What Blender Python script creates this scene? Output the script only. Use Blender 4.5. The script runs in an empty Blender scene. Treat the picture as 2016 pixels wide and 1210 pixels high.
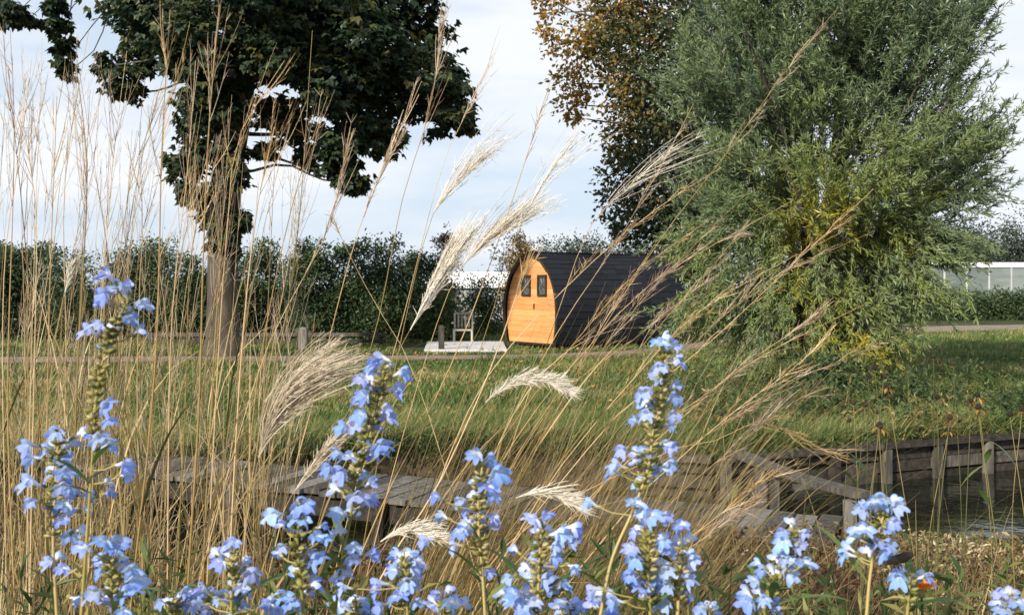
import bpy, math
import numpy as np
from mathutils import Vector, Matrix

# ------------------------------------------------------------------ camera, sky, sun
scene = bpy.context.scene
C = scene.collection
F_PX, CX, HY, EYE = 2000.0, 1008.0, 565.0, 1.6      # focal length in photo pixels, centre column, horizon row, eye height

cam_data = bpy.data.cameras.new('camera')
cam_data.sensor_width = 36.0
cam_data.lens = 36.0 * F_PX / 2016.0
cam_data.shift_y = -(605.0 - HY) / 2016.0
cam_data.clip_start = 0.05
cam_data.clip_end = 3000
cam_data.dof.use_dof = True
cam_data.dof.focus_distance = 3.2
cam_data.dof.aperture_fstop = 16.0
cam = bpy.data.objects.new('camera', cam_data)
cam.location = (0, 0, EYE)
cam.rotation_euler = (math.radians(90), 0, 0)
C.objects.link(cam)
scene.camera = cam

SUN_EL = math.radians(27)
SUN_AZ = math.radians(-145)         # measured from +Y (view direction) clockwise; negative is to the left
sun_dir = Vector((math.sin(SUN_AZ) * math.cos(SUN_EL), math.cos(SUN_AZ) * math.cos(SUN_EL), math.sin(SUN_EL)))
world = bpy.data.worlds.new('World')
scene.world = world
world.use_nodes = True
wn, wl = world.node_tree.nodes, world.node_tree.links
wn.clear()
sky = wn.new('ShaderNodeTexSky')
sky.sky_type = 'NISHITA'
sky.sun_disc = False
sky.sun_elevation = SUN_EL
sky.sun_rotation = SUN_AZ
sky.air_density = 1.0
sky.dust_density = 1.5
tc = wn.new('ShaderNodeTexCoord')
mp = wn.new('ShaderNodeMapping'); mp.inputs['Scale'].default_value = (1.0, 1.0, 4.2); mp.inputs['Location'].default_value = (.35, 0, .2)
nz = wn.new('ShaderNodeTexNoise'); nz.inputs['Scale'].default_value = 2.6; nz.inputs['Detail'].default_value = 6; nz.inputs['Roughness'].default_value = 0.52
rp = wn.new('ShaderNodeValToRGB')
rp.color_ramp.elements[0].position = 0.34; rp.color_ramp.elements[0].color = (.88, .88, .88, 1)
rp.color_ramp.elements[1].position = 0.60; rp.color_ramp.elements[1].color = (1, 1, 1, 1)
ccol = wn.new('ShaderNodeValToRGB')
ccol.color_ramp.elements[0].position = 0.40; ccol.color_ramp.elements[0].color = (.63, .735, .87, 1)
ccol.color_ramp.elements[1].position = 0.60; ccol.color_ramp.elements[1].color = (.90, .93, .975, 1)
cs = wn.new('ShaderNodeVectorMath'); cs.operation = 'SCALE'; cs.inputs['Scale'].default_value = 4.85
mx = wn.new('ShaderNodeMix'); mx.data_type = 'RGBA'
bg = wn.new('ShaderNodeBackground'); bg.inputs['Strength'].default_value = 0.1
wo = wn.new('ShaderNodeOutputWorld')
wl.new(tc.outputs['Generated'], mp.inputs['Vector']); wl.new(mp.outputs['Vector'], nz.inputs['Vector'])
wl.new(nz.outputs['Fac'], rp.inputs['Fac']); wl.new(nz.outputs['Fac'], ccol.inputs['Fac'])
wl.new(ccol.outputs['Color'], cs.inputs[0])
wl.new(rp.outputs['Color'], mx.inputs['Factor']); wl.new(sky.outputs['Color'], mx.inputs['A']); wl.new(cs.outputs['Vector'], mx.inputs['B'])
wl.new(mx.outputs['Result'], bg.inputs['Color']); wl.new(bg.outputs['Background'], wo.inputs['Surface'])

sun_data = bpy.data.lights.new('sun', 'SUN')
sun_data.energy = 3.3
sun_data.angle = math.radians(2.5)
sun_data.color = (1.0, 0.90, 0.74)
sun = bpy.data.objects.new('sun', sun_data)
sun.rotation_euler = (-sun_dir).to_track_quat('-Z', 'Y').to_euler()
sun.location = sun_dir * 60
C.objects.link(sun)

vs = scene.view_settings
vs.view_transform = 'Standard'
vs.look = 'None'
vs.exposure = 1.14
vs.gamma = 1.0
vs.use_curve_mapping = False
scene.cycles.max_bounces = 6
scene.cycles.transparent_max_bounces = 6
scene.cycles.diffuse_bounces = 3

# ------------------------------------------------------------------ helpers
rng = np.random.default_rng(7)
def P(x, y, d):
    return np.array([(x - CX) / F_PX * d, d, EYE + (HY - y) / F_PX * d])
def ground_d(y, z=0.0):
    return (EYE - z) * F_PX / (y - HY)
def G(x, y, z=0.0):
    return P(x, y, ground_d(y, z))
def norm(a):
    return a / np.maximum(np.linalg.norm(a, axis=-1, keepdims=True), 1e-9)

class MB:
    def __init__(s): s.v = []; s.f = []; s.r = []; s.n = 0
    def add(s, V, Fc, r=None):
        V = np.asarray(V, float).reshape(-1, 3); Fc = np.asarray(Fc, int)
        if Fc.shape[1] == 3: Fc = np.concatenate([Fc, np.full((len(Fc), 1), -1 - s.n)], 1)
        s.v.append(V); s.f.append(Fc + s.n); s.n += len(V)
        if r is None: r = rng.random()
        s.r.append(np.broadcast_to(np.asarray(r, float), (len(Fc),)).copy())
        return s
    def data(s, name, smooth=False):
        V = np.concatenate(s.v); Fq = np.concatenate(s.f); r = np.concatenate(s.r)
        tri = Fq[:, 3] < 0
        cnt = np.where(tri, 3, 4)
        loops = Fq.reshape(-1)[(np.stack([np.ones(len(Fq), bool)] * 3 + [~tri], 1)).reshape(-1)]
        me = bpy.data.meshes.new(name)
        me.vertices.add(len(V)); me.vertices.foreach_set('co', V.astype(np.float32).ravel())
        me.loops.add(len(loops)); me.loops.foreach_set('vertex_index', loops.astype(np.int32))
        me.polygons.add(len(Fq))
        st = np.concatenate([[0], np.cumsum(cnt)[:-1]])
        me.polygons.foreach_set('loop_start', st.astype(np.int32))
        me.polygons.foreach_set('use_smooth', np.full(len(Fq), bool(smooth)))
        at = me.attributes.new('rnd', 'FLOAT', 'FACE'); at.data.foreach_set('value', r.astype(np.float32))
        me.update(calc_edges=True); me.validate()
        return me
    def build(s, name, mat, parent=None, smooth=False, kind=None):
        me = s.data(name, smooth); me.materials.append(mat)
        o = bpy.data.objects.new(name, me); C.objects.link(o)
        if parent is not None:
            o.parent = parent
            # children are written in world coordinates; shift them into the parent's frame
            o.matrix_parent_inverse = Matrix.Translation(-Vector(parent.location)) if parent.type == 'EMPTY' or parent.parent is None else Matrix.Identity(4)
        if kind: o['kind'] = kind
        return o

def tag(o, label, cat, group=None):
    o['label'] = label; o['category'] = cat
    if group: o['group'] = group
    return o
def thing(name, label, cat, loc, group=None):
    o = bpy.data.objects.new(name, None); C.objects.link(o)
    o.location = tuple(float(c) for c in loc); o.empty_display_size = .1
    return tag(o, label, cat, group)
def copy_tree(o, loc, label=None, scale=1.0, rz=0.0, parent=None):
    c = o.copy(); C.objects.link(c)
    c.location = loc; c.scale = (scale, scale, scale) if np.isscalar(scale) else scale; c.rotation_euler[2] = rz
    if label: c['label'] = label
    for ch in list(o.children):
        k = ch.copy(); C.objects.link(k); k.parent = c; k.matrix_parent_inverse = ch.matrix_parent_inverse.copy()
    return c

def tubes(mb, Pts, R, n=3, r=None, cap=False):
    """Pts (N,K,3), R (N,K): tapered tubes"""
    Pts = np.asarray(Pts, float); R = np.asarray(R, float)
    if Pts.ndim == 2: Pts = Pts[None]; R = R[None]
    N, K = Pts.shape[:2]
    T = np.gradient(Pts, axis=1); T = norm(T)
    ref = norm(rng.normal(size=(N, 1, 3)) * [1, 1, .3] + 1e-3)
    A = norm(np.cross(T, ref)); B = np.cross(T, A)
    ang = np.arange(n) / n * 2 * np.pi
    V = Pts[:, :, None] + R[:, :, None, None] * (np.cos(ang)[None, None, :, None] * A[:, :, None] + np.sin(ang)[None, None, :, None] * B[:, :, None])
    base = np.arange(N)[:, None, None] * K * n + np.arange(K - 1)[None, :, None] * n
    j = np.arange(n)[None, None]; j2 = (j + 1) % n
    Fq = np.stack([base + j, base + j2, base + n + j2, base + n + j], -1).reshape(-1, 4)
    if r is None: r = rng.random(N)
    rr = np.repeat(np.broadcast_to(np.asarray(r, float), (N,)), (K - 1) * n)
    mb.add(V, Fq, rr)
def ribbons(mb, Pts, W, S, r=None):
    Pts = np.asarray(Pts, float); W = np.asarray(W, float)
    N, K = Pts.shape[:2]
    V = np.stack([Pts - S[:, None] * W[..., None] * .5, Pts + S[:, None] * W[..., None] * .5], 2)
    base = np.arange(N)[:, None] * K * 2 + np.arange(K - 1)[None] * 2
    Fq = np.stack([base, base + 1, base + 3, base + 2], -1).reshape(-1, 4)
    if r is None: r = rng.random(N)
    mb.add(V, Fq, np.repeat(np.broadcast_to(np.asarray(r, float), (N,)), K - 1))
def leaves(mb, pos, d, nrm, L, W, r=None, fold=.18, lobes=1):
    d = norm(d); s = norm(np.cross(d, nrm)); up = np.cross(s, d)
    N = len(pos); L = np.broadcast_to(L, (N,))[:, None]; W = np.broadcast_to(W, (N,))[:, None]
    if r is None: r = rng.random(N)
    for k in range(lobes):
        a = 0 if lobes == 1 else (k - (lobes - 1) / 2) * 0.95
        dd = d * math.cos(a) + s * math.sin(a); ss = s * math.cos(a) - d * math.sin(a)
        l = L * (1 if a == 0 else .82)
        V = np.stack([pos, pos + dd * l * .48 + ss * W * .5 + up * W * fold, pos + dd * l - up * l * .12, pos + dd * l * .48 - ss * W * .5 + up * W * fold], 1)
        mb.add(V, np.arange(N * 4).reshape(-1, 4), r)
def box(mb, c, s, ax=None, r=None):
    c = np.asarray(c, float); s = np.asarray(s, float) / 2
    q = np.array([[x, y, z] for x in (-1, 1) for y in (-1, 1) for z in (-1, 1)], float) * s
    if ax is not None: q = q @ np.asarray(ax, float)
    mb.add(q + c, [[0, 1, 3, 2], [4, 6, 7, 5], [0, 4, 5, 1], [2, 3, 7, 6], [0, 2, 6, 4], [1, 5, 7, 3]], r)
def smooth_path(pts, k):
    """resample a poly-line with Catmull-Rom to k points"""
    p = np.asarray(pts, float)
    p = np.vstack([2 * p[0] - p[1], p, 2 * p[-1] - p[-2]])
    n = len(p) - 3; out = []
    for t in np.linspace(0, n - 1e-6, k):
        i = int(t); f = t - i; a, b, c, d = p[i:i + 4]
        out.append(.5 * (2 * b + (c - a) * f + (2 * a - 5 * b + 4 * c - d) * f * f + (3 * b - a - 3 * c + d) * f ** 3))
    return np.array(out)

# ------------------------------------------------------------------ materials
def ramp_node(nt, stops):
    r = nt.nodes.new('ShaderNodeValToRGB'); e = r.color_ramp.elements
    e[0].position, e[0].color = stops[0][0], (*stops[0][1], 1)
    e[1].position, e[1].color = stops[-1][0], (*stops[-1][1], 1)
    for p, c in stops[1:-1]:
        k = e.new(p); k.color = (*c, 1)
    return r
def leaf_mat(name, stops, transl=.3, rough=.55, nscale=1.2, namt=.45, spec=.3):
    m = bpy.data.materials.new(name); m.use_nodes = True; nt = m.node_tree; n, l = nt.nodes, nt.links; n.clear()
    at = n.new('ShaderNodeAttribute'); at.attribute_name = 'rnd'
    g = n.new('ShaderNodeNewGeometry')
    no = n.new('ShaderNodeTexNoise'); no.inputs['Scale'].default_value = nscale; no.inputs['Detail'].default_value = 2
    l.new(g.outputs['Position'], no.inputs['Vector'])
    sub = n.new('ShaderNodeMath'); sub.operation = 'MULTIPLY_ADD'; sub.inputs[1].default_value = namt * 2.2; sub.inputs[2].default_value = -namt * 1.1
    l.new(no.outputs['Fac'], sub.inputs[0])
    ad = n.new('ShaderNodeMath'); ad.operation = 'ADD'; ad.use_clamp = True
    l.new(at.outputs['Fac'], ad.inputs[0]); l.new(sub.outputs[0], ad.inputs[1])
    rp = ramp_node(nt, stops); l.new(ad.outputs[0], rp.inputs['Fac'])
    b = n.new('ShaderNodeBsdfPrincipled'); b.inputs['Roughness'].default_value = rough; b.inputs['Specular IOR Level'].default_value = spec
    l.new(rp.outputs['Color'], b.inputs['Base Color'])
    o = n.new('ShaderNodeOutputMaterial')
    if transl > 0:
        t = n.new('ShaderNodeBsdfTranslucent'); l.new(rp.outputs['Color'], t.inputs['Color'])
        mx = n.new('ShaderNodeMixShader'); mx.inputs['Fac'].default_value = transl
        l.new(b.outputs[0], mx.inputs[1]); l.new(t.outputs[0], mx.inputs[2]); l.new(mx.outputs[0], o.inputs['Surface'])
    else: l.new(b.outputs[0], o.inputs['Surface'])
    return m
def solid_mat(name, stops, scale=(6, 6, 6), rough=.7, bump=.3, detail=5, spec=.3, rnd=.35, distort=0.0, dist=.01):
    m = bpy.data.materials.new(name); m.use_nodes = True; nt = m.node_tree; n, l = nt.nodes, nt.links
    b = n['Principled BSDF']; b.inputs['Roughness'].default_value = rough; b.inputs['Specular IOR Level'].default_value = spec
    g = n.new('ShaderNodeTexCoord'); mp = n.new('ShaderNodeMapping'); mp.inputs['Scale'].default_value = scale
    no = n.new('ShaderNodeTexNoise'); no.inputs['Scale'].default_value = 1; no.inputs['Detail'].default_value = detail; no.inputs['Distortion'].default_value = distort
    no.inputs['Roughness'].default_value = .62
    l.new(g.outputs['Object'], mp.inputs['Vector']); l.new(mp.outputs['Vector'], no.inputs['Vector'])
    at = n.new('ShaderNodeAttribute'); at.attribute_name = 'rnd'
    ma = n.new('ShaderNodeMath'); ma.operation = 'MULTIPLY_ADD'; ma.inputs[1].default_value = rnd; ma.inputs[2].default_value = -rnd / 2
    l.new(at.outputs['Fac'], ma.inputs[0])
    ad = n.new('ShaderNodeMath'); ad.operation = 'ADD'; ad.use_clamp = True
    l.new(no.outputs['Fac'], ad.inputs[0]); l.new(ma.outputs[0], ad.inputs[1])
    rp = ramp_node(nt, stops); l.new(ad.outputs[0], rp.inputs['Fac']); l.new(rp.outputs['Color'], b.inputs['Base Color'])
    if bump:
        bp = n.new('ShaderNodeBump'); bp.inputs['Strength'].default_value = bump; bp.inputs['Distance'].default_value = dist
        l.new(no.outputs['Fac'], bp.inputs['Height']); l.new(bp.outputs['Normal'], b.inputs['Normal'])
    return m

M = {}
M['maple'] = leaf_mat('maple_leaf', [(0, (.016, .032, .021)), (.5, (.034, .060, .031)), (.85, (.068, .092, .035)), (1, (.13, .11, .03))], .34, .5, .8, .35)
M['autumn'] = leaf_mat('autumn_leaf', [(0, (.022, .038, .022)), (.42, (.055, .075, .030)), (.62, (.13, .105, .032)), (.8, (.28, .16, .032)), (1, (.46, .27, .05))], .3, .5, .6, .45)
M['willow'] = leaf_mat('willow_leaf', [(0, (.065, .108, .064)), (.30, (.140, .200, .100)), (.5, (.215, .275, .125)), (.68, (.20, .255, .06)), (.86, (.30, .29, .05)), (1, (.55, .40, .03))], .32, .42, .7, .32, .4)
M['hedge'] = leaf_mat('hedge_leaf', [(0, (.026, .050, .026)), (.45, (.058, .098, .042)), (.8, (.11, .15, .055)), (1, (.20, .235, .09))], .32, .45, .9, .45)
M['bush'] = leaf_mat('bush_leaf', [(0, (.03, .055, .02)), (.5, (.07, .11, .035)), (1, (.15, .17, .06))], .25, .5)
M['conifer'] = leaf_mat('conifer_leaf', [(0, (.022, .022, .014)), (.6, (.06, .052, .03)), (1, (.12, .09, .05))], .1)
M['rust'] = leaf_mat('rusty_leaf', [(0, (.06, .06, .02)), (.5, (.2, .12, .03)), (1, (.36, .20, .05))], .25)
M['far'] = leaf_mat('far_leaf', [(0, (.022, .034, .026)), (.6, (.042, .056, .036)), (1, (.08, .085, .05))], .1, .6, .2, .35)
M['bark'] = solid_mat('bark', [(.3, (.022, .018, .014)), (.7, (.10, .085, .068))], (7, 7, 1.6), .9, .9, 6, dist=.03)
M['lawn'] = solid_mat('lawn_soil', [(.3, (.020, .034, .012)), (.5, (.036, .052, .018)), (.7, (.085, .075, .035))], (.6, .6, .6), .95, .4, 8, .1)
M['grass'] = leaf_mat('grass_blade', [(0, (.045, .092, .022)), (.45, (.10, .162, .042)), (.70, (.18, .20, .062)), (.88, (.28, .235, .10)), (1, (.42, .34, .17))], .3, .5, .38, .75)
M['drygrass'] = leaf_mat('dry_grass', [(0, (.065, .075, .025)), (.3, (.17, .135, .055)), (.6, (.33, .235, .10)), (.85, (.46, .34, .17)), (1, (.58, .47, .29))], .25, .5, 3, .2)
M['stem'] = leaf_mat('dry_stem', [(0, (.20, .15, .045)), (.4, (.36, .24, .10)), (.75, (.50, .35, .18)), (1, (.60, .46, .29))], .1, .45, 9, .25)
M['panicle'] = leaf_mat('spent_panicle', [(0, (.30, .20, .13)), (.5, (.50, .39, .28)), (1, (.68, .58, .46))], .35, .5, 6, .2)
M['plume'] = leaf_mat('silky_plume', [(0, (.70, .64, .54)), (.5, (.83, .79, .71)), (1, (.90, .88, .83))], .4, .45, 8, .25)
M['beigeplume'] = leaf_mat('beige_plume', [(0, (.52, .44, .33)), (.5, (.66, .58, .46)), (1, (.78, .71, .60))], .4, .45, 8, .25)
M['brush'] = leaf_mat('undergrowth', [(0, (.045, .025, .016)), (.3, (.10, .055, .03)), (.5, (.17, .11, .05)), (.7, (.10, .12, .035)), (.88, (.30, .23, .12)), (1, (.50, .42, .28))], .2, .6, 1.6, .35)
M['forb'] = leaf_mat('bank_weed', [(0, (.030, .050, .022)), (.35, (.065, .10, .034)), (.6, (.11, .15, .042)), (.78, (.15, .12, .045)), (.92, (.27, .19, .07)), (1, (.40, .31, .16))], .25, .55, 1.5, .35)
M['litter'] = leaf_mat('fallen_leaf', [(0, (.12, .06, .025)), (.5, (.28, .13, .04)), (1, (.48, .30, .10))], .2, .6, 3, .3)
M['bed'] = leaf_mat('bed_leaf', [(0, (.030, .055, .018)), (.45, (.075, .115, .032)), (.75, (.19, .19, .06)), (1, (.38, .31, .13))], .3, .5, 6, .25)
M['earth'] = solid_mat('bank_earth', [(.3, (.025, .018, .012)), (.7, (.09, .065, .04))], (3, 3, 3), .95, .8, 6)
M['path'] = solid_mat('gravel_path', [(.3, (.12, .085, .065)), (.7, (.30, .23, .18))], (2.5, 2.5, 2.5), .95, .4, 8)
M['slab'] = solid_mat('pale_slab', [(.3, (.36, .36, .36)), (.7, (.55, .56, .58))], (3, 3, 3), .8, .2)
M['weathered'] = solid_mat('weathered_wood', [(.28, (.032, .029, .025)), (.5, (.080, .073, .064)), (.72, (.17, .16, .145))], (22, 22, 3), .85, .7, 6, rnd=.4)
M['darkwood'] = solid_mat('wet_wood', [(.3, (.014, .012, .010)), (.6, (.050, .043, .036)), (.8, (.12, .106, .09))], (20, 4, 20), .75, .7, 6, rnd=.5)
M['palewood'] = solid_mat('pale_wood', [(.3, (.22, .20, .165)), (.7, (.42, .39, .34))], (14, 3, 14), .8, .5, rnd=.5)
M['orangewood'] = solid_mat('oiled_pine', [(.25, (.48, .20, .065)), (.5, (.60, .27, .10)), (.75, (.69, .34, .15))], (2.2, 2.2, 26), .5, .15, 5, .4, rnd=.35, distort=.6)
M['trim'] = solid_mat('brown_trim', [(.3, (.14, .055, .022)), (.7, (.26, .115, .045))], (3, 3, 20), .6, .2)
M['shingle'] = solid_mat('bitumen_shingle', [(.3, (.0075, .0085, .013)), (.7, (.016, .018, .025))], (30, 30, 30), .8, .3, 3, .2, rnd=.3)
M['frame'] = solid_mat('dark_frame', [(.3, (.02, .014, .01)), (.7, (.045, .03, .02))], (9, 9, 9), .5, .1)
M['white'] = solid_mat('white_sheet', [(.3, (.74, .75, .77)), (.7, (.82, .83, .84))], (1, 1, 1), .5, .05)
M['greyglass'] = solid_mat('grey_glazing', [(.3, (.10, .125, .125)), (.7, (.19, .22, .22))], (.6, .6, 3), .8, 0, spec=.2)
M['metal'] = solid_mat('grey_metal', [(.3, (.30, .32, .33)), (.7, (.45, .47, .48))], (4, 4, 4), .5, .1)
M['salvia_stem'] = leaf_mat('salvia_stem', [(0, (.20, .19, .045)), (.5, (.34, .29, .09)), (1, (.47, .37, .17))], .1, .5, 30, .3)
M['calyx'] = leaf_mat('calyx', [(0, (.13, .145, .035)), (.4, (.25, .245, .07)), (.75, (.38, .34, .13)), (1, (.50, .42, .24))], .3, .5, 40, .3)
M['greenleaf'] = leaf_mat('green_leaf', [(0, (.035, .085, .02)), (.6, (.08, .15, .035)), (1, (.17, .22, .06))], .3, .45, 10, .3)
M['conestem'] = leaf_mat('cone_stem', [(0, (.05, .06, .02)), (.6, (.12, .12, .04)), (1, (.24, .19, .08))], 0, .6, 8, .4)
M['seedhead'] = solid_mat('seed_head', [(.3, (.012, .008, .006)), (.7, (.05, .032, .02))], (300, 300, 300), .8, .8)
M['wiltpetal'] = leaf_mat('wilted_petal', [(0, (.13, .065, .022)), (.6, (.26, .15, .04)), (1, (.38, .26, .08))], .3)
M['marigold'] = leaf_mat('orange_petal', [(0, (.70, .16, .02)), (.6, (.85, .30, .03)), (1, (.90, .45, .05))], .3)
M['bee'] = solid_mat('bee_fur', [(.3, (.006, .005, .006)), (.7, (.03, .022, .018))], (900, 900, 900), .9, .8)
M['beerust'] = solid_mat('bee_rust_fur', [(.3, (.03, .012, .008)), (.7, (.07, .03, .018))], (900, 900, 900), .9, .8)

def petal_mat():
    m = bpy.data.materials.new('salvia_petal'); m.use_nodes = True; nt = m.node_tree; n, l = nt.nodes, nt.links; n.clear()
    at = n.new('ShaderNodeAttribute'); at.attribute_name = 'tint'
    rp = ramp_node(nt, [(0, (.84, .84, .88)), (.40, (.70, .77, .92)), (.64, (.35, .48, .90)), (.9, (.25, .37, .86)), (1, (.18, .25, .70))])
    oi = n.new('ShaderNodeObjectInfo')
    hs = n.new('ShaderNodeHueSaturation')
    mr = n.new('ShaderNodeMapRange'); mr.inputs['To Min'].default_value = .479; mr.inputs['To Max'].default_value = .512
    l.new(oi.outputs['Random'], mr.inputs['Value']); l.new(mr.outputs['Result'], hs.inputs['Hue'])
    mr2 = n.new('ShaderNodeMapRange'); mr2.inputs['To Min'].default_value = .8; mr2.inputs['To Max'].default_value = 1.12
    mu = n.new('ShaderNodeMath'); mu.operation = 'FRACT'; m7 = n.new('ShaderNodeMath'); m7.operation = 'MULTIPLY'; m7.inputs[1].default_value = 17.3
    m9 = n.new('ShaderNodeMath'); m9.operation = 'MULTIPLY'; m9.inputs[1].default_value = 41.7; f9 = n.new('ShaderNodeMath'); f9.operation = 'FRACT'; mr3 = n.new('ShaderNodeMapRange'); mr3.inputs['To Min'].default_value = .82; mr3.inputs['To Max'].default_value = 1.12
    l.new(oi.outputs['Random'], m9.inputs[0]); l.new(m9.outputs[0], f9.inputs[0]); l.new(f9.outputs[0], mr3.inputs['Value']); l.new(mr3.outputs['Result'], hs.inputs['Value'])
    l.new(oi.outputs['Random'], m7.inputs[0]); l.new(m7.outputs[0], mu.inputs[0]); l.new(mu.outputs[0], mr2.inputs['Value']); l.new(mr2.outputs['Result'], hs.inputs['Saturation'])
    l.new(at.outputs['Fac'], rp.inputs['Fac']); l.new(rp.outputs['Color'], hs.inputs['Color'])
    b = n.new('ShaderNodeBsdfPrincipled'); b.inputs['Roughness'].default_value = .6; b.inputs['Specular IOR Level'].default_value = .2
    l.new(hs.outputs['Color'], b.inputs['Base Color'])
    t = n.new('ShaderNodeBsdfTranslucent'); l.new(hs.outputs['Color'], t.inputs['Color'])
    mx = n.new('ShaderNodeMixShader'); mx.inputs['Fac'].default_value = .42
    o = n.new('ShaderNodeOutputMaterial')
    l.new(b.outputs[0], mx.inputs[1]); l.new(t.outputs[0], mx.inputs[2]); l.new(mx.outputs[0], o.inputs['Surface'])
    return m
M['petal'] = petal_mat()

def water_mat():
    m = bpy.data.materials.new('ditch_water'); m.use_nodes = True; nt = m.node_tree; n, l = nt.nodes, nt.links
    b = n['Principled BSDF']; b.inputs['Base Color'].default_value = (.010, .012, .008, 1); b.inputs['Roughness'].default_value = .03; b.inputs['IOR'].default_value = 1.33
    g = n.new('ShaderNodeNewGeometry'); no = n.new('ShaderNodeTexNoise'); no.inputs['Scale'].default_value = 5; no.inputs['Detail'].default_value = 3
    l.new(g.outputs['Position'], no.inputs['Vector'])
    bp = n.new('ShaderNodeBump'); bp.inputs['Strength'].default_value = .32; bp.inputs['Distance'].default_value = .03
    l.new(no.outputs['Fac'], bp.inputs['Height']); l.new(bp.outputs['Normal'], b.inputs['Normal'])
    return m
M['water'] = water_mat()
def pane_mat():
    m = bpy.data.materials.new('window_pane'); m.use_nodes = True; n, l = m.node_tree.nodes, m.node_tree.links
    b = n['Principled BSDF']; b.inputs['Roughness'].default_value = .05; b.inputs['Specular IOR Level'].default_value = .9
    no = n.new('ShaderNodeTexNoise'); no.inputs['Scale'].default_value = 4
    rp = ramp_node(m.node_tree, [(.4, (.03, .035, .04)), (.65, (.16, .18, .20))])
    l.new(no.outputs['Fac'], rp.inputs['Fac']); l.new(rp.outputs['Color'], b.inputs['Base Color'])
    return m
M['pane'] = pane_mat()

# ------------------------------------------------------------------ the ground
WZ = -0.33
far_edge = np.array([(-60, 8.4), (-3.6, 8.8), (-1.0, 9.9), (0.2, 9.9), (1.85, 9.3), (3.6, 10.1), (5.5, 10.9), (9, 12.0), (60, 24)])
near_edge = np.array([(-60, 5.5), (-3.0, 5.6), (-1.0, 5.7), (0.6, 6.0), (1.6, 6.3), (2.2, 6.5), (2.6, 6.2), (3.2, 6.1), (4.0, 6.2), (8, 6.8), (60, 14)])
def sheet(name, poly, z, mat, kind='structure', skirt=0):
    me = bpy.data.meshes.new(name)
    v = [(x, y, z) for x, y in poly]; f = [tuple(range(len(v)))]
    me.from_pydata(v, [], f); me.materials.append(mat)
    o = bpy.data.objects.new(name, me); C.objects.link(o); o['kind'] = kind
    return o
def strip_sheet(name, A, B, zA, zB, mat):
    mb = MB(); A = np.asarray(A, float); B = np.asarray(B, float); n = len(A)
    V = np.vstack([np.c_[A, np.full(n, zA)], np.c_[B, np.full(n, zB)]])
    mb.add(V, [[i, i + 1, n + i + 1, n + i] for i in range(n - 1)], .5)
    return mb
far_line = np.array([(x * 14, 900.0) for x in far_edge[:, 0]])
lawn = strip_sheet('lawn', far_edge, far_line, 0, 0, None).build('lawn', M['lawn'], kind='structure')
bank_back = np.array([(x, -40.0) for x in near_edge[:, 0]])
nb = strip_sheet('b', bank_back, near_edge, 0, 0, None)
lo = near_edge + [0, .12]
n_ = len(lo)
nb.add(np.vstack([np.c_[near_edge, np.zeros(n_)], np.c_[lo, np.full(n_, -1.2)]]), [[i, i + 1, n_ + i + 1, n_ + i] for i in range(n_ - 1)], .5)
nb.build('near_bank', M['earth'], kind='structure')
fe = MB(); lo = far_edge + [0, .05]; n_ = len(lo)
fe.add(np.vstack([np.c_[far_edge, np.full(n_, 0.)], np.c_[lo, np.full(n_, -1.2)]]), [[i, i + 1, n_ + i + 1, n_ + i] for i in range(n_ - 1)], .5)
fe.build('far_bank_face', M['earth'], kind='structure')
strip_sheet('w', near_edge - [0, 1], np.interp(near_edge[:, 0], far_edge[:, 0], far_edge[:, 1])[:, None] * [0, 1] + near_edge[:, :1] * [1, 0] + [0, 1], WZ, WZ, None).build('ditch_water', M['water'], kind='structure')

# gravel path that crosses in front of the cabin and bends away to the right
pc = smooth_path([(-45, 19.5, 0), (-20, 21.6, 0), (-6, 22.6, 0), (0, 23.3, 0), (3.4, 25.2, 0), (6.2, 29.5, 0), (10, 34, 0), (16, 38.5, 0), (24, 41.5, 0), (48, 46, 0)], 60)
tg = norm(np.gradient(pc, axis=0)); sd = np.stack([-tg[:, 1], tg[:, 0], tg[:, 2]], 1)
wid = np.interp(pc[:, 0], [-45, -6, 2, 8, 16, 48], [.9, .9, .7, .8, 1.8, 3.2])[:, None] + rng.normal(size=(60, 1)) * .06
mb = MB(); V = np.vstack([pc - sd * wid, pc + sd * wid]); V[:, 2] = .012
mb.add(V, [[i, i + 1, 60 + i + 1, 60 + i] for i in range(59)], .5)
mb.build('gravel_path', M['path'], kind='structure')
# pale paved pad left of the cabin
mb = MB(); V = []
for x, y in ((835, 694), (998, 694), (990, 677), (842, 677)): V.append(G(x, y) + [0, 0, .02])
V = np.array(V); V2 = V.copy(); V2[:, 2] += .06
box_f = [[4, 5, 6, 7], [0, 1, 5, 4], [1, 2, 6, 5], [2, 3, 7, 6], [3, 0, 4, 7]]
mb.add(np.vstack([V, V2]), box_f, .5); mb.build('paved_pad', M['slab'], kind='structure')

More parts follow.
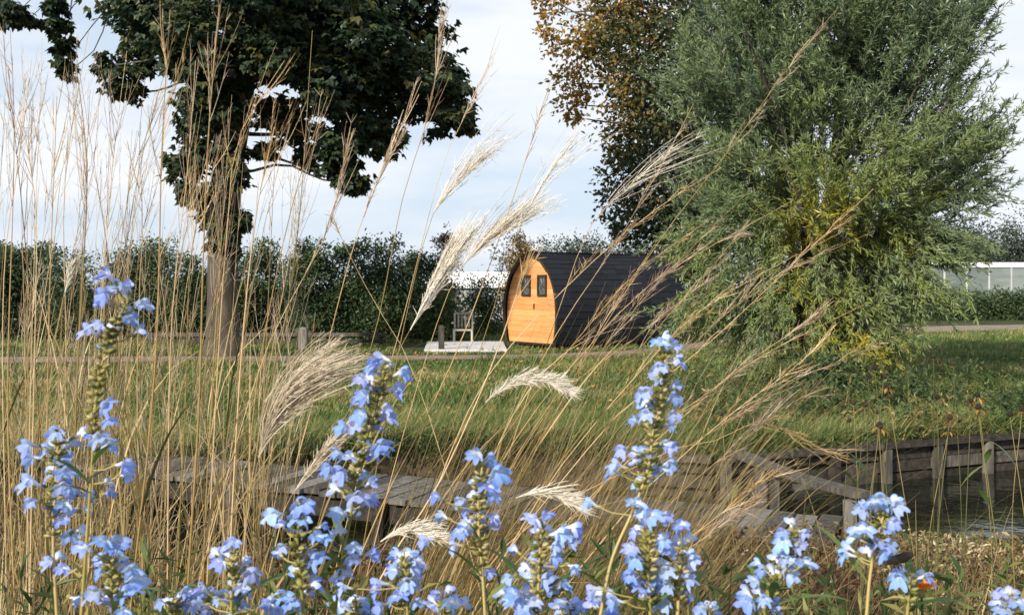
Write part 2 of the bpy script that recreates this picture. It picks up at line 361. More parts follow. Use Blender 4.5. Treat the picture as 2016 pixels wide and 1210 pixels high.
# lawn grass
def lawn_grass():
    mb = MB(); N = 190000
    u = rng.random(N)
    d = 8.6 * (38 / 8.6) ** (u ** 1.25)
    x = (rng.random(N) * 2400 - 200 - CX) / F_PX * d
    edge = np.interp(x, far_edge[:, 0], far_edge[:, 1]) + .03
    d = np.maximum(d, edge + rng.random(N) ** 2 * 1.2)
    px = np.interp(x, pc[:, 0], pc[:, 1]); hw = np.interp(x, pc[:, 0], wid[:, 0])
    keep = (np.abs(d - px) > hw * 1.25 + rng.random(N) * .3 - .1)
    # the paved pad and the cabin floor stay clear
    pxl = CX + F_PX * x / d
    keep &= ~((pxl > 780) & (pxl < 1005) & (d > 24.6) & (d < 29.0))
    x, d, edge = x[keep], d[keep], edge[keep]; N = len(x)
    tall = np.clip(1.3 - (d - edge) / 2.2, 0, 1)
    pat = np.sin(x * 1.7 + d * .9) + np.sin(x * .6 - d * 1.7 + 2) + np.sin(d * 2.3 + x * .35)
    h = .045 + .05 * rng.random(N) + tall * .26 * rng.random(N) ** 1.5 + np.clip(pat, 0, 3) * .06 * rng.random(N)
    h *= 1 + np.clip(d - 12, 0, 30) * .01
    lean = rng.normal(size=(N, 2)) * .35 + [.28, 0]
    base = np.c_[x, d, np.zeros(N)]
    mid = base + np.c_[lean * h[:, None] * .4, h * .6]
    tip = base + np.c_[lean * h[:, None] * 1.1, h]
    ang = rng.random(N) * np.pi; S = np.c_[np.cos(ang), np.sin(ang), np.zeros(N)]
    w = (.006 + .0008 * d) * (0.7 + .6 * rng.random(N))
    V = np.stack([base - S * w[:, None] / 2, base + S * w[:, None] / 2, mid + S * w[:, None] * .3, mid - S * w[:, None] * .3, tip], 1)
    i = np.arange(N) * 5
    r = np.clip(.36 + .27 * rng.normal(size=N) + np.clip(pat - .3, 0, 3) * .13 + tall * .26 * rng.random(N) + .22 * ((d > 12) & (d < 17) & (x < 1)) * rng.random(N), 0, 1)
    fq = np.stack([i, i + 1, i + 2, i + 3], 1)
    mb.add(V, fq, r)
    ft = np.stack([i + 3, i + 2, i + 4, np.full(N, -10 ** 9)], 1)
    mb.f.append(ft); mb.r.append(r); 
    o = mb.build('lawn_grass', M['grass'], kind='stuff')
    tag(o, 'short green and straw coloured grass covering the lawn behind the ditch', 'grass')
lawn_grass()
def fallen_leaves():
    mb = MB(); N = 1700
    k = rng.random(N) < .55
    x = np.where(k, 5.0 + rng.normal(size=N) * 3.2, rng.uniform(-9, 9, N)); d = np.where(k, 19 + rng.normal(size=N) * 4.5, rng.uniform(10.5, 30, N))
    ok = d > np.interp(x, far_edge[:, 0], far_edge[:, 1]) + .3; x, d = x[ok], d[ok]; N = len(x)
    leaves(mb, np.c_[x, d, .05 + .05 * rng.random(N)], rng.normal(size=(N, 3)) * [1, 1, .25], rng.normal(size=(N, 3)) * .35 + [0, 0, 1], .06 + .05 * rng.random(N), .05 + .03 * rng.random(N))
    o = mb.build('fallen_leaves', M['litter'], kind='stuff'); tag(o, 'scattered brown and orange fallen leaves lying on the lawn', 'leaves')
fallen_leaves()

# ------------------------------------------------------------------ trees
def crown_points(clumps, n, sub=16, spread=.42, shell=.45, power=.6):
    """clumps: (centre, radius(3)); leaves gather in sprays near each clump's surface"""
    vol = np.array([np.prod(r) ** power for c, r in clumps]); vol = vol / vol.sum()
    P_, D_ = [], []
    for (c, r), w in zip(clumps, vol):
        m = max(int(n * w), 8); k = max(int(sub), 3)
        dirs = norm(rng.normal(size=(k, 3)) + [0, 0, .1])
        rad = rng.random((k, 1)) ** shell
        cent = dirs * rad
        idx = rng.integers(0, k, m)
        off = rng.normal(size=(m, 3)) * spread * [1, 1, .6]
        q = cent[idx] + off
        P_.append(np.asarray(c) + q * np.asarray(r)); D_.append(norm(q + off * .8 + rng.normal(size=(m, 3)) * .3))
    return np.concatenate(P_), np.concatenate(D_)
def limb(mb, a, b, r0, r1, sag=.1, k=7):
    a, b = np.asarray(a, float), np.asarray(b, float); L = np.linalg.norm(b - a)
    mid = (a + b) / 2 + rng.normal(size=3) * L * .07 + [0, 0, L * sag]
    p = smooth_path([a, a * .7 + mid * .3 + rng.normal(size=3) * L * .035, mid, mid * .45 + b * .55 + rng.normal(size=3) * L * .045, b], k + 3); k = k + 3
    tubes(mb, p, np.linspace(r0, r1, k), 6)

# --- dark broad-leaved tree at the left
def left_tree():
    D = 23.7
    t = thing('broadleaf_tree', 'tall dark green broadleaf tree with drooping boughs and ridged bare trunk', 'tree', G(440, 700))
    mb = MB()
    pts = [P(440, 703, D), P(438, 560, D), P(442, 420, D), P(452, 300, D), P(472, 180, D + .2), P(490, 40, D), P(500, -160, D + .2), P(510, -420, D)]
    p = smooth_path(pts, 26); rad = np.interp(np.linspace(0, 1, 26), [0, .04, .12, .5, .8, 1], [.52, .40, .35, .37, .22, .06])
    tubes(mb, p, rad, 14)
    spec = [  # px, py, radius px, depth offset m, flattening
        (330, 20, 110, -.8), (420, 70, 100, -1.6), (400, 140, 85, -1.5), (430, 215, 60, -1.1), (395, 255, 48, .6), (310, 60, 60, .9), (270, 10, 50, -.6),
        (560, 50, 120, -1.4), (560, 130, 95, 1.2), (650, 40, 130, .3), (720, 110, 105, -1.2), (770, 60, 100, .8), (800, 150, 85, -.6), (840, 205, 68, .2), (880, 215, 50, -.3),
        (915, 240, 26, .1), (900, 185, 30, .2), (860, 130, 45, .6), (700, 190, 90, .6), (640, 160, 75, -1.4), (740, 240, 62, -.5), (770, 275, 30, .3), (665, 285, 56, -.9), (668, 335, 44, -.6), (700, 360, 24, -.7),
        (590, 250, 40, .9), (610, 300, 30, .4), (530, 300, 26, .6), (540, 220, 40, 1.6), (480, 120, 80, 1.6), (500, 30, 110, 1.9),
        (245, 155, 38, -.4), (215, 130, 24, -.2), (270, 110, 34, .3), (250, 180, 22, .1),
        (365, 345, 34, -.5), (345, 320, 18, -.3), (420, 385, 34, -.9), (430, 440, 34, -.95), (440, 475, 26, -.9), (415, 430, 24, .4), (395, 300, 34, -.6), (450, 350, 30, -1.0), (385, 390, 26, -.6), (470, 430, 22, -.9), (455, 300, 30, -.9),
        (30, 30, 28, -.4), (0, 30, 26, .2), (55, 40, 14, .1), (112, 15, 20, .2), (118, 55, 20, .2), (122, 92, 17, .2), (126, 125, 11, .2), (128, 145, 7, .2),
        (820, 20, 40, .6), (370, -100, 130, .5), (550, -120, 200, -1.8), (720, -100, 170, .6), (480, -250, 220, 1.5), (620, -280, 190, -1), (420, -380, 130, 0), (560, -430, 130, .2), (830, -90, 90, .3)]
    cl = []
    for x, y, r, dz in spec:
        dd = D + dz * 1.3; s = r / F_PX * dd
        cl.append((P(x, y, dd), np.array([s, max(s * 1.15, .5), s * .95])))
    ax = p
    for c, r in cl:
        if c[0] < -9.5 and c[2] > 5.5:
            limb(mb, P(260, -160, D), c, .028, .008, .10); continue
        j = np.argmin(np.abs(ax[:, 2] - (c[2] + (.5 if abs(c[0] - ax[0, 0]) > 1.1 else -.2)))); j = min(max(j, 9), 24)
        limb(mb, ax[j], c, min(.10, .035 + r[0] * .04), .015, .10)
    mb.build('trunk', M['bark'], t, smooth=True)
    pos, di = crown_points(cl, 36000, 12, .225, .40, .48)
    n = len(pos); dirs = norm(di * [1, 1, .4] + np.c_[np.zeros((n, 2)), -np.full(n, .55)] + rng.normal(size=(n, 3)) * .35)
    nr = norm(di * .7 + [0, 0, .8] + rng.normal(size=(n, 3)) * .45)
    lb = MB(); leaves(lb, pos, dirs, nr, .125 + .09 * rng.random(n), .085 + .045 * rng.random(n), None, .1, 3)
    lb.build('crown', M['maple'], t, kind='stuff')
rng = np.random.default_rng(101)
left_tree()

# --- autumn tree behind the cabin
def autumn_tree():
    D = 33.0
    t = thing('autumn_tree', 'tree turning orange brown behind the black roofed cabin', 'tree', P(1370, 662, D) * [1, 1, 0])
    mb = MB()
    p = smooth_path([P(1370, 664, D), P(1372, 520, D), P(1365, 380, D + .2), P(1380, 200, D), P(1375, 0, D), P(1380, -200, D)], 20)
    tubes(mb, p, np.linspace(.34, .05, 20), 10)
    spec = [(1150, 100, 60, -.6), (1130, 165, 42, -.2), (1120, 205, 28, -.3), (1190, 60, 70, .4), (1240, 120, 85, -.9), (1300, 60, 110, .5), (1230, 190, 62, .2), (1200, 20, 55, 0), (1290, 180, 85, -1.2),
            (1250, 270, 62, -.4), (1230, 310, 42, -.6), (1290, 290, 75, .6), (1240, 350, 50, -.2), (1215, 395, 40, -.5), (1280, 380, 70, -.8), (1330, 340, 90, .4), (1250, 430, 46, .4), (1300, 450, 62, -.3), (1350, 440, 80, .9), (1215, 450, 22, .1), (1340, 520, 70, -.8), (1400, 560, 80, 0), (1290, 520, 36, 0),
            (1380, 80, 130, -1), (1400, 220, 120, 1), (1420, 360, 110, -.5), (1340, 200, 90, 1.6), (1300, -60, 120, 0), (1420, -80, 140, .5), (1210, -50, 70, 0), (1360, -190, 120, 0), (1500, 150, 110, 1.2), (1070, 60, 13, 0), (1080, 25, 14, 0), (1085, 75, 10, .1), (1060, 5, 12, 0), (1130, 230, 16, .1), (1100, 5, 16, .1)]
    cl = []
    for x, y, r, dz in spec:
        dd = D + dz * 1.5; s = r / F_PX * dd
        cl.append((P(x, y, dd), np.array([s, max(s * 1.1, .5), s])))
    for c, r in cl:
        j = np.argmin(np.linalg.norm(p - c - [0, 0, -1.2], axis=1)); j = min(max(j, 5), 18)
        limb(mb, p[j], c, .07, .012, .08)
    mb.build('trunk', M['bark'], t, smooth=True)
    pos, di = crown_points(cl, 34000, 26, .30, .5); n = len(pos)
    dirs = norm(di + rng.normal(size=(n, 3)) * .6 - [0, 0, .25]); nr = norm(di * .6 + [0, 0, .6] + rng.normal(size=(n, 3)) * .6)
    pxx = CX + F_PX * pos[:, 0] / pos[:, 1]; pyy = HY - F_PX * (pos[:, 2] - EYE) / pos[:, 1]
    # leaves have turned most on the outer, upper boughs
    h = pos[:, 2]; out = np.clip(-(pos[:, 0] - 5.2) / 3.2, 0, 1)
    r = np.clip(.22 + .50 * out * np.clip((h - 3.2) / 3.5, 0, 1) + .2 * rng.random(n) ** 2 + .12 * rng.normal(size=n), 0, 1)
    lb = MB(); leaves(lb, pos, dirs, nr, .14 + .08 * rng.random(n), .095 + .04 * rng.random(n), r, .12)
    lb.build('crown', M['autumn'], t, kind='stuff')
rng = np.random.default_rng(102)
autumn_tree()

# --- willow
def willow():
    D = 15.6; b0 = G(1620, 770)
    t = thing('willow_tree', 'feathery grey green willow with yellowing inner leaves standing on the lawn', 'tree', b0)
    mb = MB()
    env = [(1430, 40, 110), (1540, 20, 130), (1680, 20, 130), (1770, 30, 105), (1865, 60, 45), (1915, 30, 24), (1400, 150, 85), (1500, 140, 120), (1640, 150, 130), (1770, 150, 120), (1820, 150, 60), (1860, 200, 34),
           (1420, 260, 85), (1530, 260, 110), (1660, 270, 120), (1780, 270, 100), (1860, 280, 60), (1920, 270, 34), (1950, 275, 20), (1420, 360, 80), (1520, 370, 110), (1640, 380, 120), (1760, 400, 100), (1860, 370, 55), (1915, 340, 30), (1400, 450, 70), (1500, 470, 110), (1620, 490, 120), (1740, 500, 110), (1830, 470, 50), (1890, 400, 26),
           (1440, 560, 75), (1530, 570, 100), (1640, 590, 110), (1740, 590, 85), (1800, 560, 40), (1480, 640, 60), (1580, 670, 80), (1680, 680, 75), (1750, 650, 50), (1620, 740, 45), (1560, -100, 150), (1720, -110, 150), (1840, -60, 80), (1640, -220, 130), (1370, 610, 36)]
    env = np.array(env, float); w = env[:, 2] ** 2; w /= w.sum()
    # stems
    tops = []
    for k in range(15):
        x = 1400 + 520 * (k + .5) / 15 + rng.normal() * 15; y = rng.uniform(-180, 160) + abs(x - 1650) * .35
        top = P(x, y, D + rng.normal() * 1.1)
        a = b0 + np.array([rng.normal() * .16, rng.normal() * .16, 0])
        mid = a * .45 + top * .55 + np.array([(b0[0] - top[0]) * .18, 0, .2])
        p = smooth_path([a, mid, top], 14); tubes(mb, p, np.linspace(.07, .008, 14), 7); tops.append(p)
    allp = np.concatenate(tops)
    PER = 15; bi = np.repeat(np.arange(len(env)), np.maximum(np.round(w * 400), 3).astype(int)); NB = len(bi); NT = NB * PER
    ub = norm(rng.normal(size=(NB, 3)) * [1, 1.2, 1]) * rng.random((NB, 1)) ** .4; ub[:, 1] = np.where(rng.random(NB) < .3, -np.abs(ub[:, 1]), ub[:, 1])
    px = np.repeat(env[bi, 0] + ub[:, 0] * env[bi, 2], PER); py = np.repeat(env[bi, 1] + ub[:, 2] * env[bi, 2], PER); u = np.repeat(ub, PER, 0)
    px = np.where(px > 1700, 1700 + (px - 1700) * .84, px); btone = np.repeat(rng.normal(size=NB), PER)
    half = np.sqrt(np.clip(1 - ((px - 1650) / 360) ** 2, .08, 1)) * 2.0
    dep = D + u[:, 1] * half
    cen = np.stack([(px - CX) / F_PX * D, dep, EYE + (HY - py) / F_PX * D], 1)
    bdir = np.repeat(norm(rng.normal(size=(NB, 3))), PER, 0); cen = cen + rng.normal(size=(NT, 3)) * [.17, .17, .14] + bdir * rng.normal(size=(NT, 1)) * .12
    cen[:, 2] = np.maximum(cen[:, 2], .25)
    out = norm(cen - (b0 + [0, 0, 2.4]))
    dr = norm(out * [1, 1, .5] + np.c_[np.zeros((NT, 2)), np.where(cen[:, 2] > 2.6, .5, -.35)] + bdir * .35 + rng.normal(size=(NT, 3)) * .28)
    Lt = .35 + .55 * rng.random(NT)
    K = 5; s = np.linspace(-.5, .5, K)
    tw = cen[:, None] + dr[:, None] * (s[None, :, None] * Lt[:, None, None]); tw[:, :, 2] -= (np.linspace(0, 1, K) ** 2 * .16)[None] * Lt[:, None]
    tubes(mb, tw, np.broadcast_to(np.linspace(.006, .0018, K), (NT, K)), 3)
    mb.build('trunk', M['bark'], t, smooth=True)
    NL = 34; tt = rng.random((NT, NL)); i0 = np.minimum((tt * (K - 1)).astype(int), K - 2); f = tt * (K - 1) - i0
    ar = np.arange(NT)[:, None]
    pos = (tw[ar, i0] * (1 - f[..., None]) + tw[ar, i0 + 1] * f[..., None]).reshape(-1, 3); n = len(pos)
    dd = np.repeat(dr, NL, 0); ld = norm(dd * .9 + rng.normal(size=(n, 3)) * .55 - [0, 0, .12]); nr = norm(rng.normal(size=(n, 3)) + [0, 0, .6])
    # older inner leaves low in the middle have yellowed
    ctr = np.exp(-(((pos[:, 0] - 4.75) / 1.15) ** 2)) * np.clip((4.5 - pos[:, 2]) / 1.6, 0, 1)
    base = .12 + .30 * rng.random(n) + .09 * np.repeat(btone, NL) + .10 * np.clip((3.6 - pos[:, 2]) / 2.5, 0, 1)
    spot = np.repeat(np.repeat(rng.random(NB) < .16, PER), NL)
    r = np.clip(base + ctr * (.22 + .30 * rng.random(n) + .10 * spot) + .35 * spot * (rng.random(n) < .12) * (pos[:, 2] < 3.6), 0, 1)
    lb = MB(); leaves(lb, pos, ld, nr, .085 + .055 * rng.random(n), .016 + .008 * rng.random(n), r, .1)
    lb.build('crown', M['willow'], t, kind='stuff')
rng = np.random.default_rng(103)
willow()

# --- hedge row of small evergreen trees along the back of the path
def shrub_tree(name, label, cat, loc, h, w, mat, nl, leaf, group=None, cone=.45, stems=3, low=.12, light_top=0.0, trunk='trunk'):
    loc = np.asarray(loc, float)
    t = thing(name, label, cat, loc, group); mb = MB(); cl = []
    k = max(int(h / w * 5), 6)
    for i in range(k * 3):
        z = low + (1 - low) * rng.random(); rr = w / 2 * (1 - cone * z) * (1 - max(0, z - .85) * 3.5)
        a = rng.random() * 6.28; q = rng.random() ** .5 * rr * .75
        s = rr * (.42 + .2 * rng.random())
        cl.append((loc + [math.cos(a) * q, math.sin(a) * q, z * h * .95], np.array([s, s, s * 1.25])))
    for j in range(stems):
        top = loc + [rng.normal() * w * .12, rng.normal() * w * .12, h * (.8 + .1 * rng.random())]
        a = loc + [rng.normal() * .05 * min(stems - 1, 1), rng.normal() * .05 * min(stems - 1, 1), 0]
        p = smooth_path([a, (a + top) / 2 + rng.normal(size=3) * .06, top], 8); tubes(mb, p, np.linspace(.03 + h * .012, .01, 8), 6)
    for c, r in cl[::2]: limb(mb, loc + [0, 0, max(c[2] - loc[2] - .4, .15)], c, .02, .006, .05, 5)
    mb.build(trunk, M['bark'], t, smooth=True)
    pos, di = crown_points(cl, nl, 9, .36, .5); n = len(pos); pos[:, 2] = np.maximum(pos[:, 2], loc[2] + .03)
    dirs = norm(di + rng.normal(size=(n, 3)) * .5 + [0, 0, -.1]); nr = norm(di * .8 + [0, 0, .5] + rng.normal(size=(n, 3)) * .5)
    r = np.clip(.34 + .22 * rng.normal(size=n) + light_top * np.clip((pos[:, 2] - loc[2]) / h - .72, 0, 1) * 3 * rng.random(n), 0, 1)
    lb = MB(); leaves(lb, pos, dirs, nr, leaf * (.75 + .5 * rng.random(n)), leaf * .5, r, .12)
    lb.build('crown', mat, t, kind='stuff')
    return t
hx = [-60, 15, 85, 160, 235, 300, 372, 455, 535, 612, 690, 762, 828]
htop = [480, 470, 478, 488, 470, 466, 500, 505, 468, 466, 472, 462, 492]
for i, (x, yt) in enumerate(zip(hx, htop)):
    d = 30.5 + rng.uniform(-.6, .8)
    h = EYE + (HY - yt) / F_PX * d
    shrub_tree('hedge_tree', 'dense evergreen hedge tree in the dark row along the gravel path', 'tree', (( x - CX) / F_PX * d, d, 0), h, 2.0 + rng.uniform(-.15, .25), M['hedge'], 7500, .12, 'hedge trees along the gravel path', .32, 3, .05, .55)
shrub_tree('conifer_tree', 'slim brownish conifer rising beside the white roofed building', 'tree', ((878 - CX) / F_PX * 41, 41, 0), EYE + (HY - 425) / F_PX * 41, 2.1, M['conifer'], 4000, .14, None, .75, 1, .1)
shrub_tree('rusty_tree', 'small rusty orange tree between white building and cabin roof', 'tree', ((1022 - CX) / F_PX * 43, 43, 0), EYE + (HY - 452) / F_PX * 43, 1.7, M['rust'], 2200, .14, None, .4, 2, .3)
shrub_tree('round_bush', 'rounded green bush in front of the white roofed building', 'bush', ((955 - CX) / F_PX * 34, 34, 0), 1.72, 2.1, M['bush'], 4500, .11, None, .25, 5, .05, 0, 'stem')
shrub_tree('low_shrub', 'low olive shrub beside the grey post and paved pad', 'bush', ((868 - CX) / F_PX * 30, 30, 0), 1.25, 1.5, M['bush'], 3500, .10, None, .25, 5, .05, 0, 'stem')
for x, yt, d, w in ((1055, 488, 66, 6), (1130, 490, 70, 7), (1215, 480, 68, 7), (1300, 486, 72, 7)):
    shrub_tree('distant_tree', 'dark distant tree peeping over the black cabin roof', 'tree', ((x - CX) / F_PX * d, d, 0), EYE + (HY - yt) / F_PX * d, w, M['far'], 8000, .22, 'distant trees beyond the cabin', .3, 2, .1)
for x, yt, d, w in ((1850, 470, 96, 8), (1915, 446, 92, 8), (1975, 438, 95, 8), (2045, 432, 93, 9), (2120, 445, 96, 9)):
    shrub_tree('distant_tree', 'dark distant tree rising behind the long grey greenhouse', 'tree', ((x - CX) / F_PX * d, d, 0), EYE + (HY - yt) / F_PX * d, w, M['far'], 9000, .28, 'distant trees behind the greenhouse', .3, 2, .1)
for i, x in enumerate((1815, 1860, 1905, 1950, 1995, 2040)):
    d = 50.0 + rng.uniform(-.5, .5)
    shrub_tree('low_hedge_bush', 'low green bush in the hedge below the grey greenhouse', 'bush', ((x - CX) / F_PX * d, d, 0), 1.15 + rng.uniform(-.1, .15), 2.2, M['bush'] if i % 2 else M['hedge'], 2400, .16, 'hedge bushes below the greenhouse', .15, 4, .05, 0, 'stem')
shrub_tree('dark_shrub', 'dark leafy shrub growing under the willow beside the ditch', 'bush', G(1640, 815), .62, 1.5, M['hedge'], 3800, .07, None, .3, 5, .03, 0, 'stem')

# ------------------------------------------------------------------ buildings
def white_building():
    d = 46.0; x0, x1 = (840 - CX) / F_PX * d, (1060 - CX) / F_PX * d
    t = thing('white_roofed_building', 'low building with a bright white roof behind the rounded bush', 'building', ((x0 + x1) / 2, d + 1.5, 0))
    zt = EYE + (HY - 534) / F_PX * d; ze = EYE + (HY - 566) / F_PX * d
    mb = MB(); mb.add([[x0, d, ze], [x1, d, ze], [x1, d + 2.2, zt], [x0, d + 2.2, zt], [x0, d + 4.4, ze], [x1, d + 4.4, ze]], [[0, 1, 2, 3], [3, 2, 5, 4]], .5)
    mb.build('roof', M['white'], t)
    mb = MB(); box(mb, ((x0 + x1) / 2, d + 2.2, ze / 2 - .02), (x1 - x0 - .3, 4.0, ze - .04)); mb.build('wall', M['metal'], t)
    for k in range(3):
        mb = MB(); box(mb, (x0 + .8 + k * 1.5, d + .19, 1.0), (.8, .03, .7)); mb.build('window', M['pane'], t)
white_building()
def greenhouse():
    d = 62.0; x0, x1 = (1860 - CX) / F_PX * d, (2300 - CX) / F_PX * d
    t = thing('greenhouse', 'long grey glazed greenhouse with a white roof edge before dark trees', 'greenhouse', ((x0 + x1) / 2, d + 3, 0))
    zt = EYE + (HY - 514) / F_PX * d; ze = EYE + (HY - 526) / F_PX * d
    mb = MB(); mb.add([[x0, d, ze], [x1, d, ze], [x1, d + 3, zt], [x0, d + 3, zt], [x1, d + 6, ze], [x0, d + 6, ze]], [[0, 1, 2, 3], [3, 2, 4, 5]], .5); mb.build('roof', M['white'], t)
    n = 10
    for k in range(n):
        xa = x0 + (x1 - x0) * k / n; w = (x1 - x0) / n
        mb = MB(); box(mb, (xa + w / 2, d + .1, ze / 2), (w - .12, .05, ze - .1)); mb.build('pane', M['greyglass'], t)
        mb = MB(); box(mb, (xa, d + .06, ze / 2 - .01), (.1, .1, ze - .03)); mb.build('post', M['metal'], t)
    mb = MB(); mb.add([[x0, d + .3, 0], [x0, d + 5.8, 0], [x0, d + 5.8, ze], [x0, d + 3, zt - .06], [x0, d + .3, ze]], [[0, 1, 2, 4], [4, 2, 3, 3]][:1], .5); mb.build('end_wall', M['greyglass'], t)
greenhouse()

# camping pod
def cabin():
    near = G(1104, 690); u = np.array([-.59, .807, 0]); v = np.array([.807, .59, 0]); W, L = 2.3, 4.3
    o = near + u * W / 2                       # middle of the front face at ground level
    t = thing('camping_pod', 'arched wooden camping cabin with orange front and black shingle roof', 'cabin', o)
    zs = np.array([.16, .35, .7, 1.1, 1.45, 1.75, 2.0, 2.2, 2.36, 2.47]); hw = np.array([1.03, 1.08, 1.13, 1.13, 1.07, .95, .79, .60, .38, .0])
    H = lambda z: np.interp(z, zs, hw)
    def W3(a, b, z): return o + u * a + v * b + np.array([0, 0, z])     # a across (left +), b into the pod
    # front wall: a backing sheet that carries the boards
    mb = MB(); Vb = [W3(sg * max(a - .03, .001), .045, z) for a, z in zip(hw, zs) for sg in (1, -1)]
    mb.add(np.array(Vb), [[2 * i, 2 * i + 1, 2 * i + 3, 2 * i + 2] for i in range(len(zs) - 1)]); fw = mb.build('front_wall', M['trim'], t)
    ridge = MB(); box(ridge, W3(0, L / 2 - .015, 2.515), (.16, L + .25, .03), np.array([u, v, [0, 0, 1]])); roof = ridge.build('roof', M['shingle'], t)
    bounds = np.linspace(.16, 2.40, 17)
    for i in range(16):
        z0, z1 = bounds[i], bounds[i + 1] - .004; th = .025 + .004 * rng.random()
        a0, a1 = H(z0) - .02, max(H(z1) - .02, .02)
        Vb = [W3(a, b, z) for b in (0, .03 + .0) for a, z in ((a0, z0), (-a0, z0), (-a1, z1), (a1, z1))]
        Vb = np.array(Vb); Vb[:4] -= v * th
        mb = MB(); mb.add(Vb, [[0, 1, 2, 3], [7, 6, 5, 4], [0, 4, 5, 1], [1, 5, 6, 2], [2, 6, 7, 3], [3, 7, 4, 0]])
        mb.build('board', M['orangewood'], fw)
    A = np.array([u, v, [0, 0, 1]])
    # windows high in the front
    for a in (.24, -.44):
        mbp = MB(); 
        w_, h_, zc = .32, .50, 1.64
        f = MB()
        for da, dz, sa, sz in ((0, h_ / 2, w_, .055), (0, -h_ / 2, w_, .055), (w_ / 2, 0, .055, h_ + .055), (-w_ / 2, 0, .055, h_ + .055)):
            box(f, W3(a + da, -.045, zc + dz), (sa, .05 if sa > .1 else .053, sz), A)
        wf = f.build('window', M['frame'], t)
        box(mbp, W3(a, -.036, zc), (w_ - .05, .012, h_ - .05), A); mbp.build('pane', M['pane'], wf)
    # door seam board and handle
    mb = MB(); box(mb, W3(-.09, -.04, 1.1), (.03, .03, .14), A); mb.build('door_handle', M['frame'], t)
    # roof: overlapping shingle courses on both flanks
    prof = smooth_path(np.c_[hw, zs, zs * 0], 200); seg = np.r_[0, np.cumsum(np.linalg.norm(np.diff(prof, axis=0), axis=1))]
    NC = 17
    def at(s):
        return np.array([np.interp(s, seg, prof[:, 0]), np.interp(s, seg, prof[:, 1])])
    for side in (1, -1):
        for k in range(NC):
            s0, s1 = seg[-1] * k / NC - .03, seg[-1] * (k + 1) / NC
            p0, p1 = at(max(s0, 0)), at(s1); tn = norm(p1 - p0); nn = np.array([tn[1], -tn[0]])
            b0, b1 = -.13, L + .1
            lo_, hi_, bk = p0 + nn * .034, p1 + nn * .029, p1 + nn * .004; bl = p0 + nn * .004
            if k == NC - 1: hi_ = np.array([0.004, hi_[1] + .01]); bk = np.array([.004, bk[1]])
            mb = MB(); nt_ = 10
            cuts = np.linspace(b0, b1, nt_ + 1) + (0 if k % 2 else .1) * (np.arange(nt_ + 1) % nt_ != 0)
            for q in range(nt_):
                jit = rng.random() * .012
                x0_, x1_ = cuts[q], cuts[q + 1] - (.006 if q < nt_ - 1 else 0)
                Vr = np.array([W3(side * a, b, z) for b in (x0_, x1_) for a, z in (lo_ + nn * jit, hi_, bk, bl)])
                mb.add(Vr, [[0, 1, 5, 4], [0, 3, 2, 1], [4, 5, 6, 7], [0, 4, 7, 3], [3, 7, 6, 2]])
            mb.build('shingle_course', M['shingle'], roof)
    # arched fascia at the front of the overhang
    for side in (1, -1):
        mb = MB(); pr = prof[::8]; pr = np.vstack([pr, prof[-1]])
        V = []
        for a, z, _ in pr:
            for b in (-.14, -.105):
                V.append(W3(side * a * 1.0, b, z)); V.append(W3(side * max(a - .05, .0), b, z - .05 * (a < .8)))
        n = len(pr); Fq = []
        for i in range(n - 1):
            a = i * 4; b = a + 4
            Fq += [[a, b, b + 1, a + 1], [a + 2, a + 3, b + 3, b + 2], [a, a + 2, b + 2, b], [a + 1, b + 1, b + 3, a + 3]]
        mb.add(np.array(V), Fq); mb.build('fascia', M['frame'], t)
    # floor, back wall and skids
    mb = MB(); box(mb, W3(0, L / 2, .13), (2.0, L, .06), A); mb.build('floor', M['darkwood'], t)
    mb = MB(); Vb = [W3(sgn * a, L, z) for a, z in zip(hw, zs) for sgn in (1, -1)]; n = len(zs)
    mb.add(np.array(Vb), [[2 * i, 2 * i + 1, 2 * i + 3, 2 * i + 2] for i in range(n - 1)]); mb.build('back_wall', M['orangewood'], t)
    for a in (-.75, .75):
        mb = MB(); box(mb, W3(a, L / 2, .05), (.14, L - .1, .10), A); mb.build('skid', M['darkwood'], t)
cabin()

# grey post beside the pad, wooden post by the path, pale chair, low rail
def post(x, y0, y1, wpx, label, mat, name='wooden_post'):
    b = G(x, y1); d = b[1]; h = (y1 - y0) / F_PX * d; w = wpx / F_PX * d
    mb = MB(); q = w / 2
    prof = [(0, 1), (.93, 1), (1, .6)]
    V = [[b[0] + sx * q * s, d + sy * q * s, z * h] for z, s in prof for sx, sy in ((-1, -1), (1, -1), (1, 1), (-1, 1))]
    Fq = [[i * 4 + j, i * 4 + (j + 1) % 4, i * 4 + 4 + (j + 1) % 4, i * 4 + 4 + j] for i in range(2) for j in range(4)] + [[8, 9, 10, 11]]
    mb.add(np.array(V), Fq); o = mb.build(name, mat); tag(o, label, 'post'); return o
post(597, 644, 692, 16, 'weathered grey post standing before the hedge by the path', M['weathered'])
post(869, 640, 693, 11, 'slim grey post at the corner of the paved pad', M['weathered'])
def rail_fence():
    t = thing('rail_fence', 'low dark rail along the foot of the evergreen hedge', 'fence', G(500, 682))
    d = 28.0
    for k in range(6):
        x = 300 + k * 90
        mb = MB(); box(mb, ((x - CX) / F_PX * d, d, .17), (.10, .10, .34)); mb.build('post', M['darkwood'], t)
    for z in (.12, .30):
        mb = MB(); box(mb, ((525 - CX) / F_PX * d, d - .07, z), (6.6, .035, .10)); mb.build('rail', M['darkwood'], t)
rail_fence()
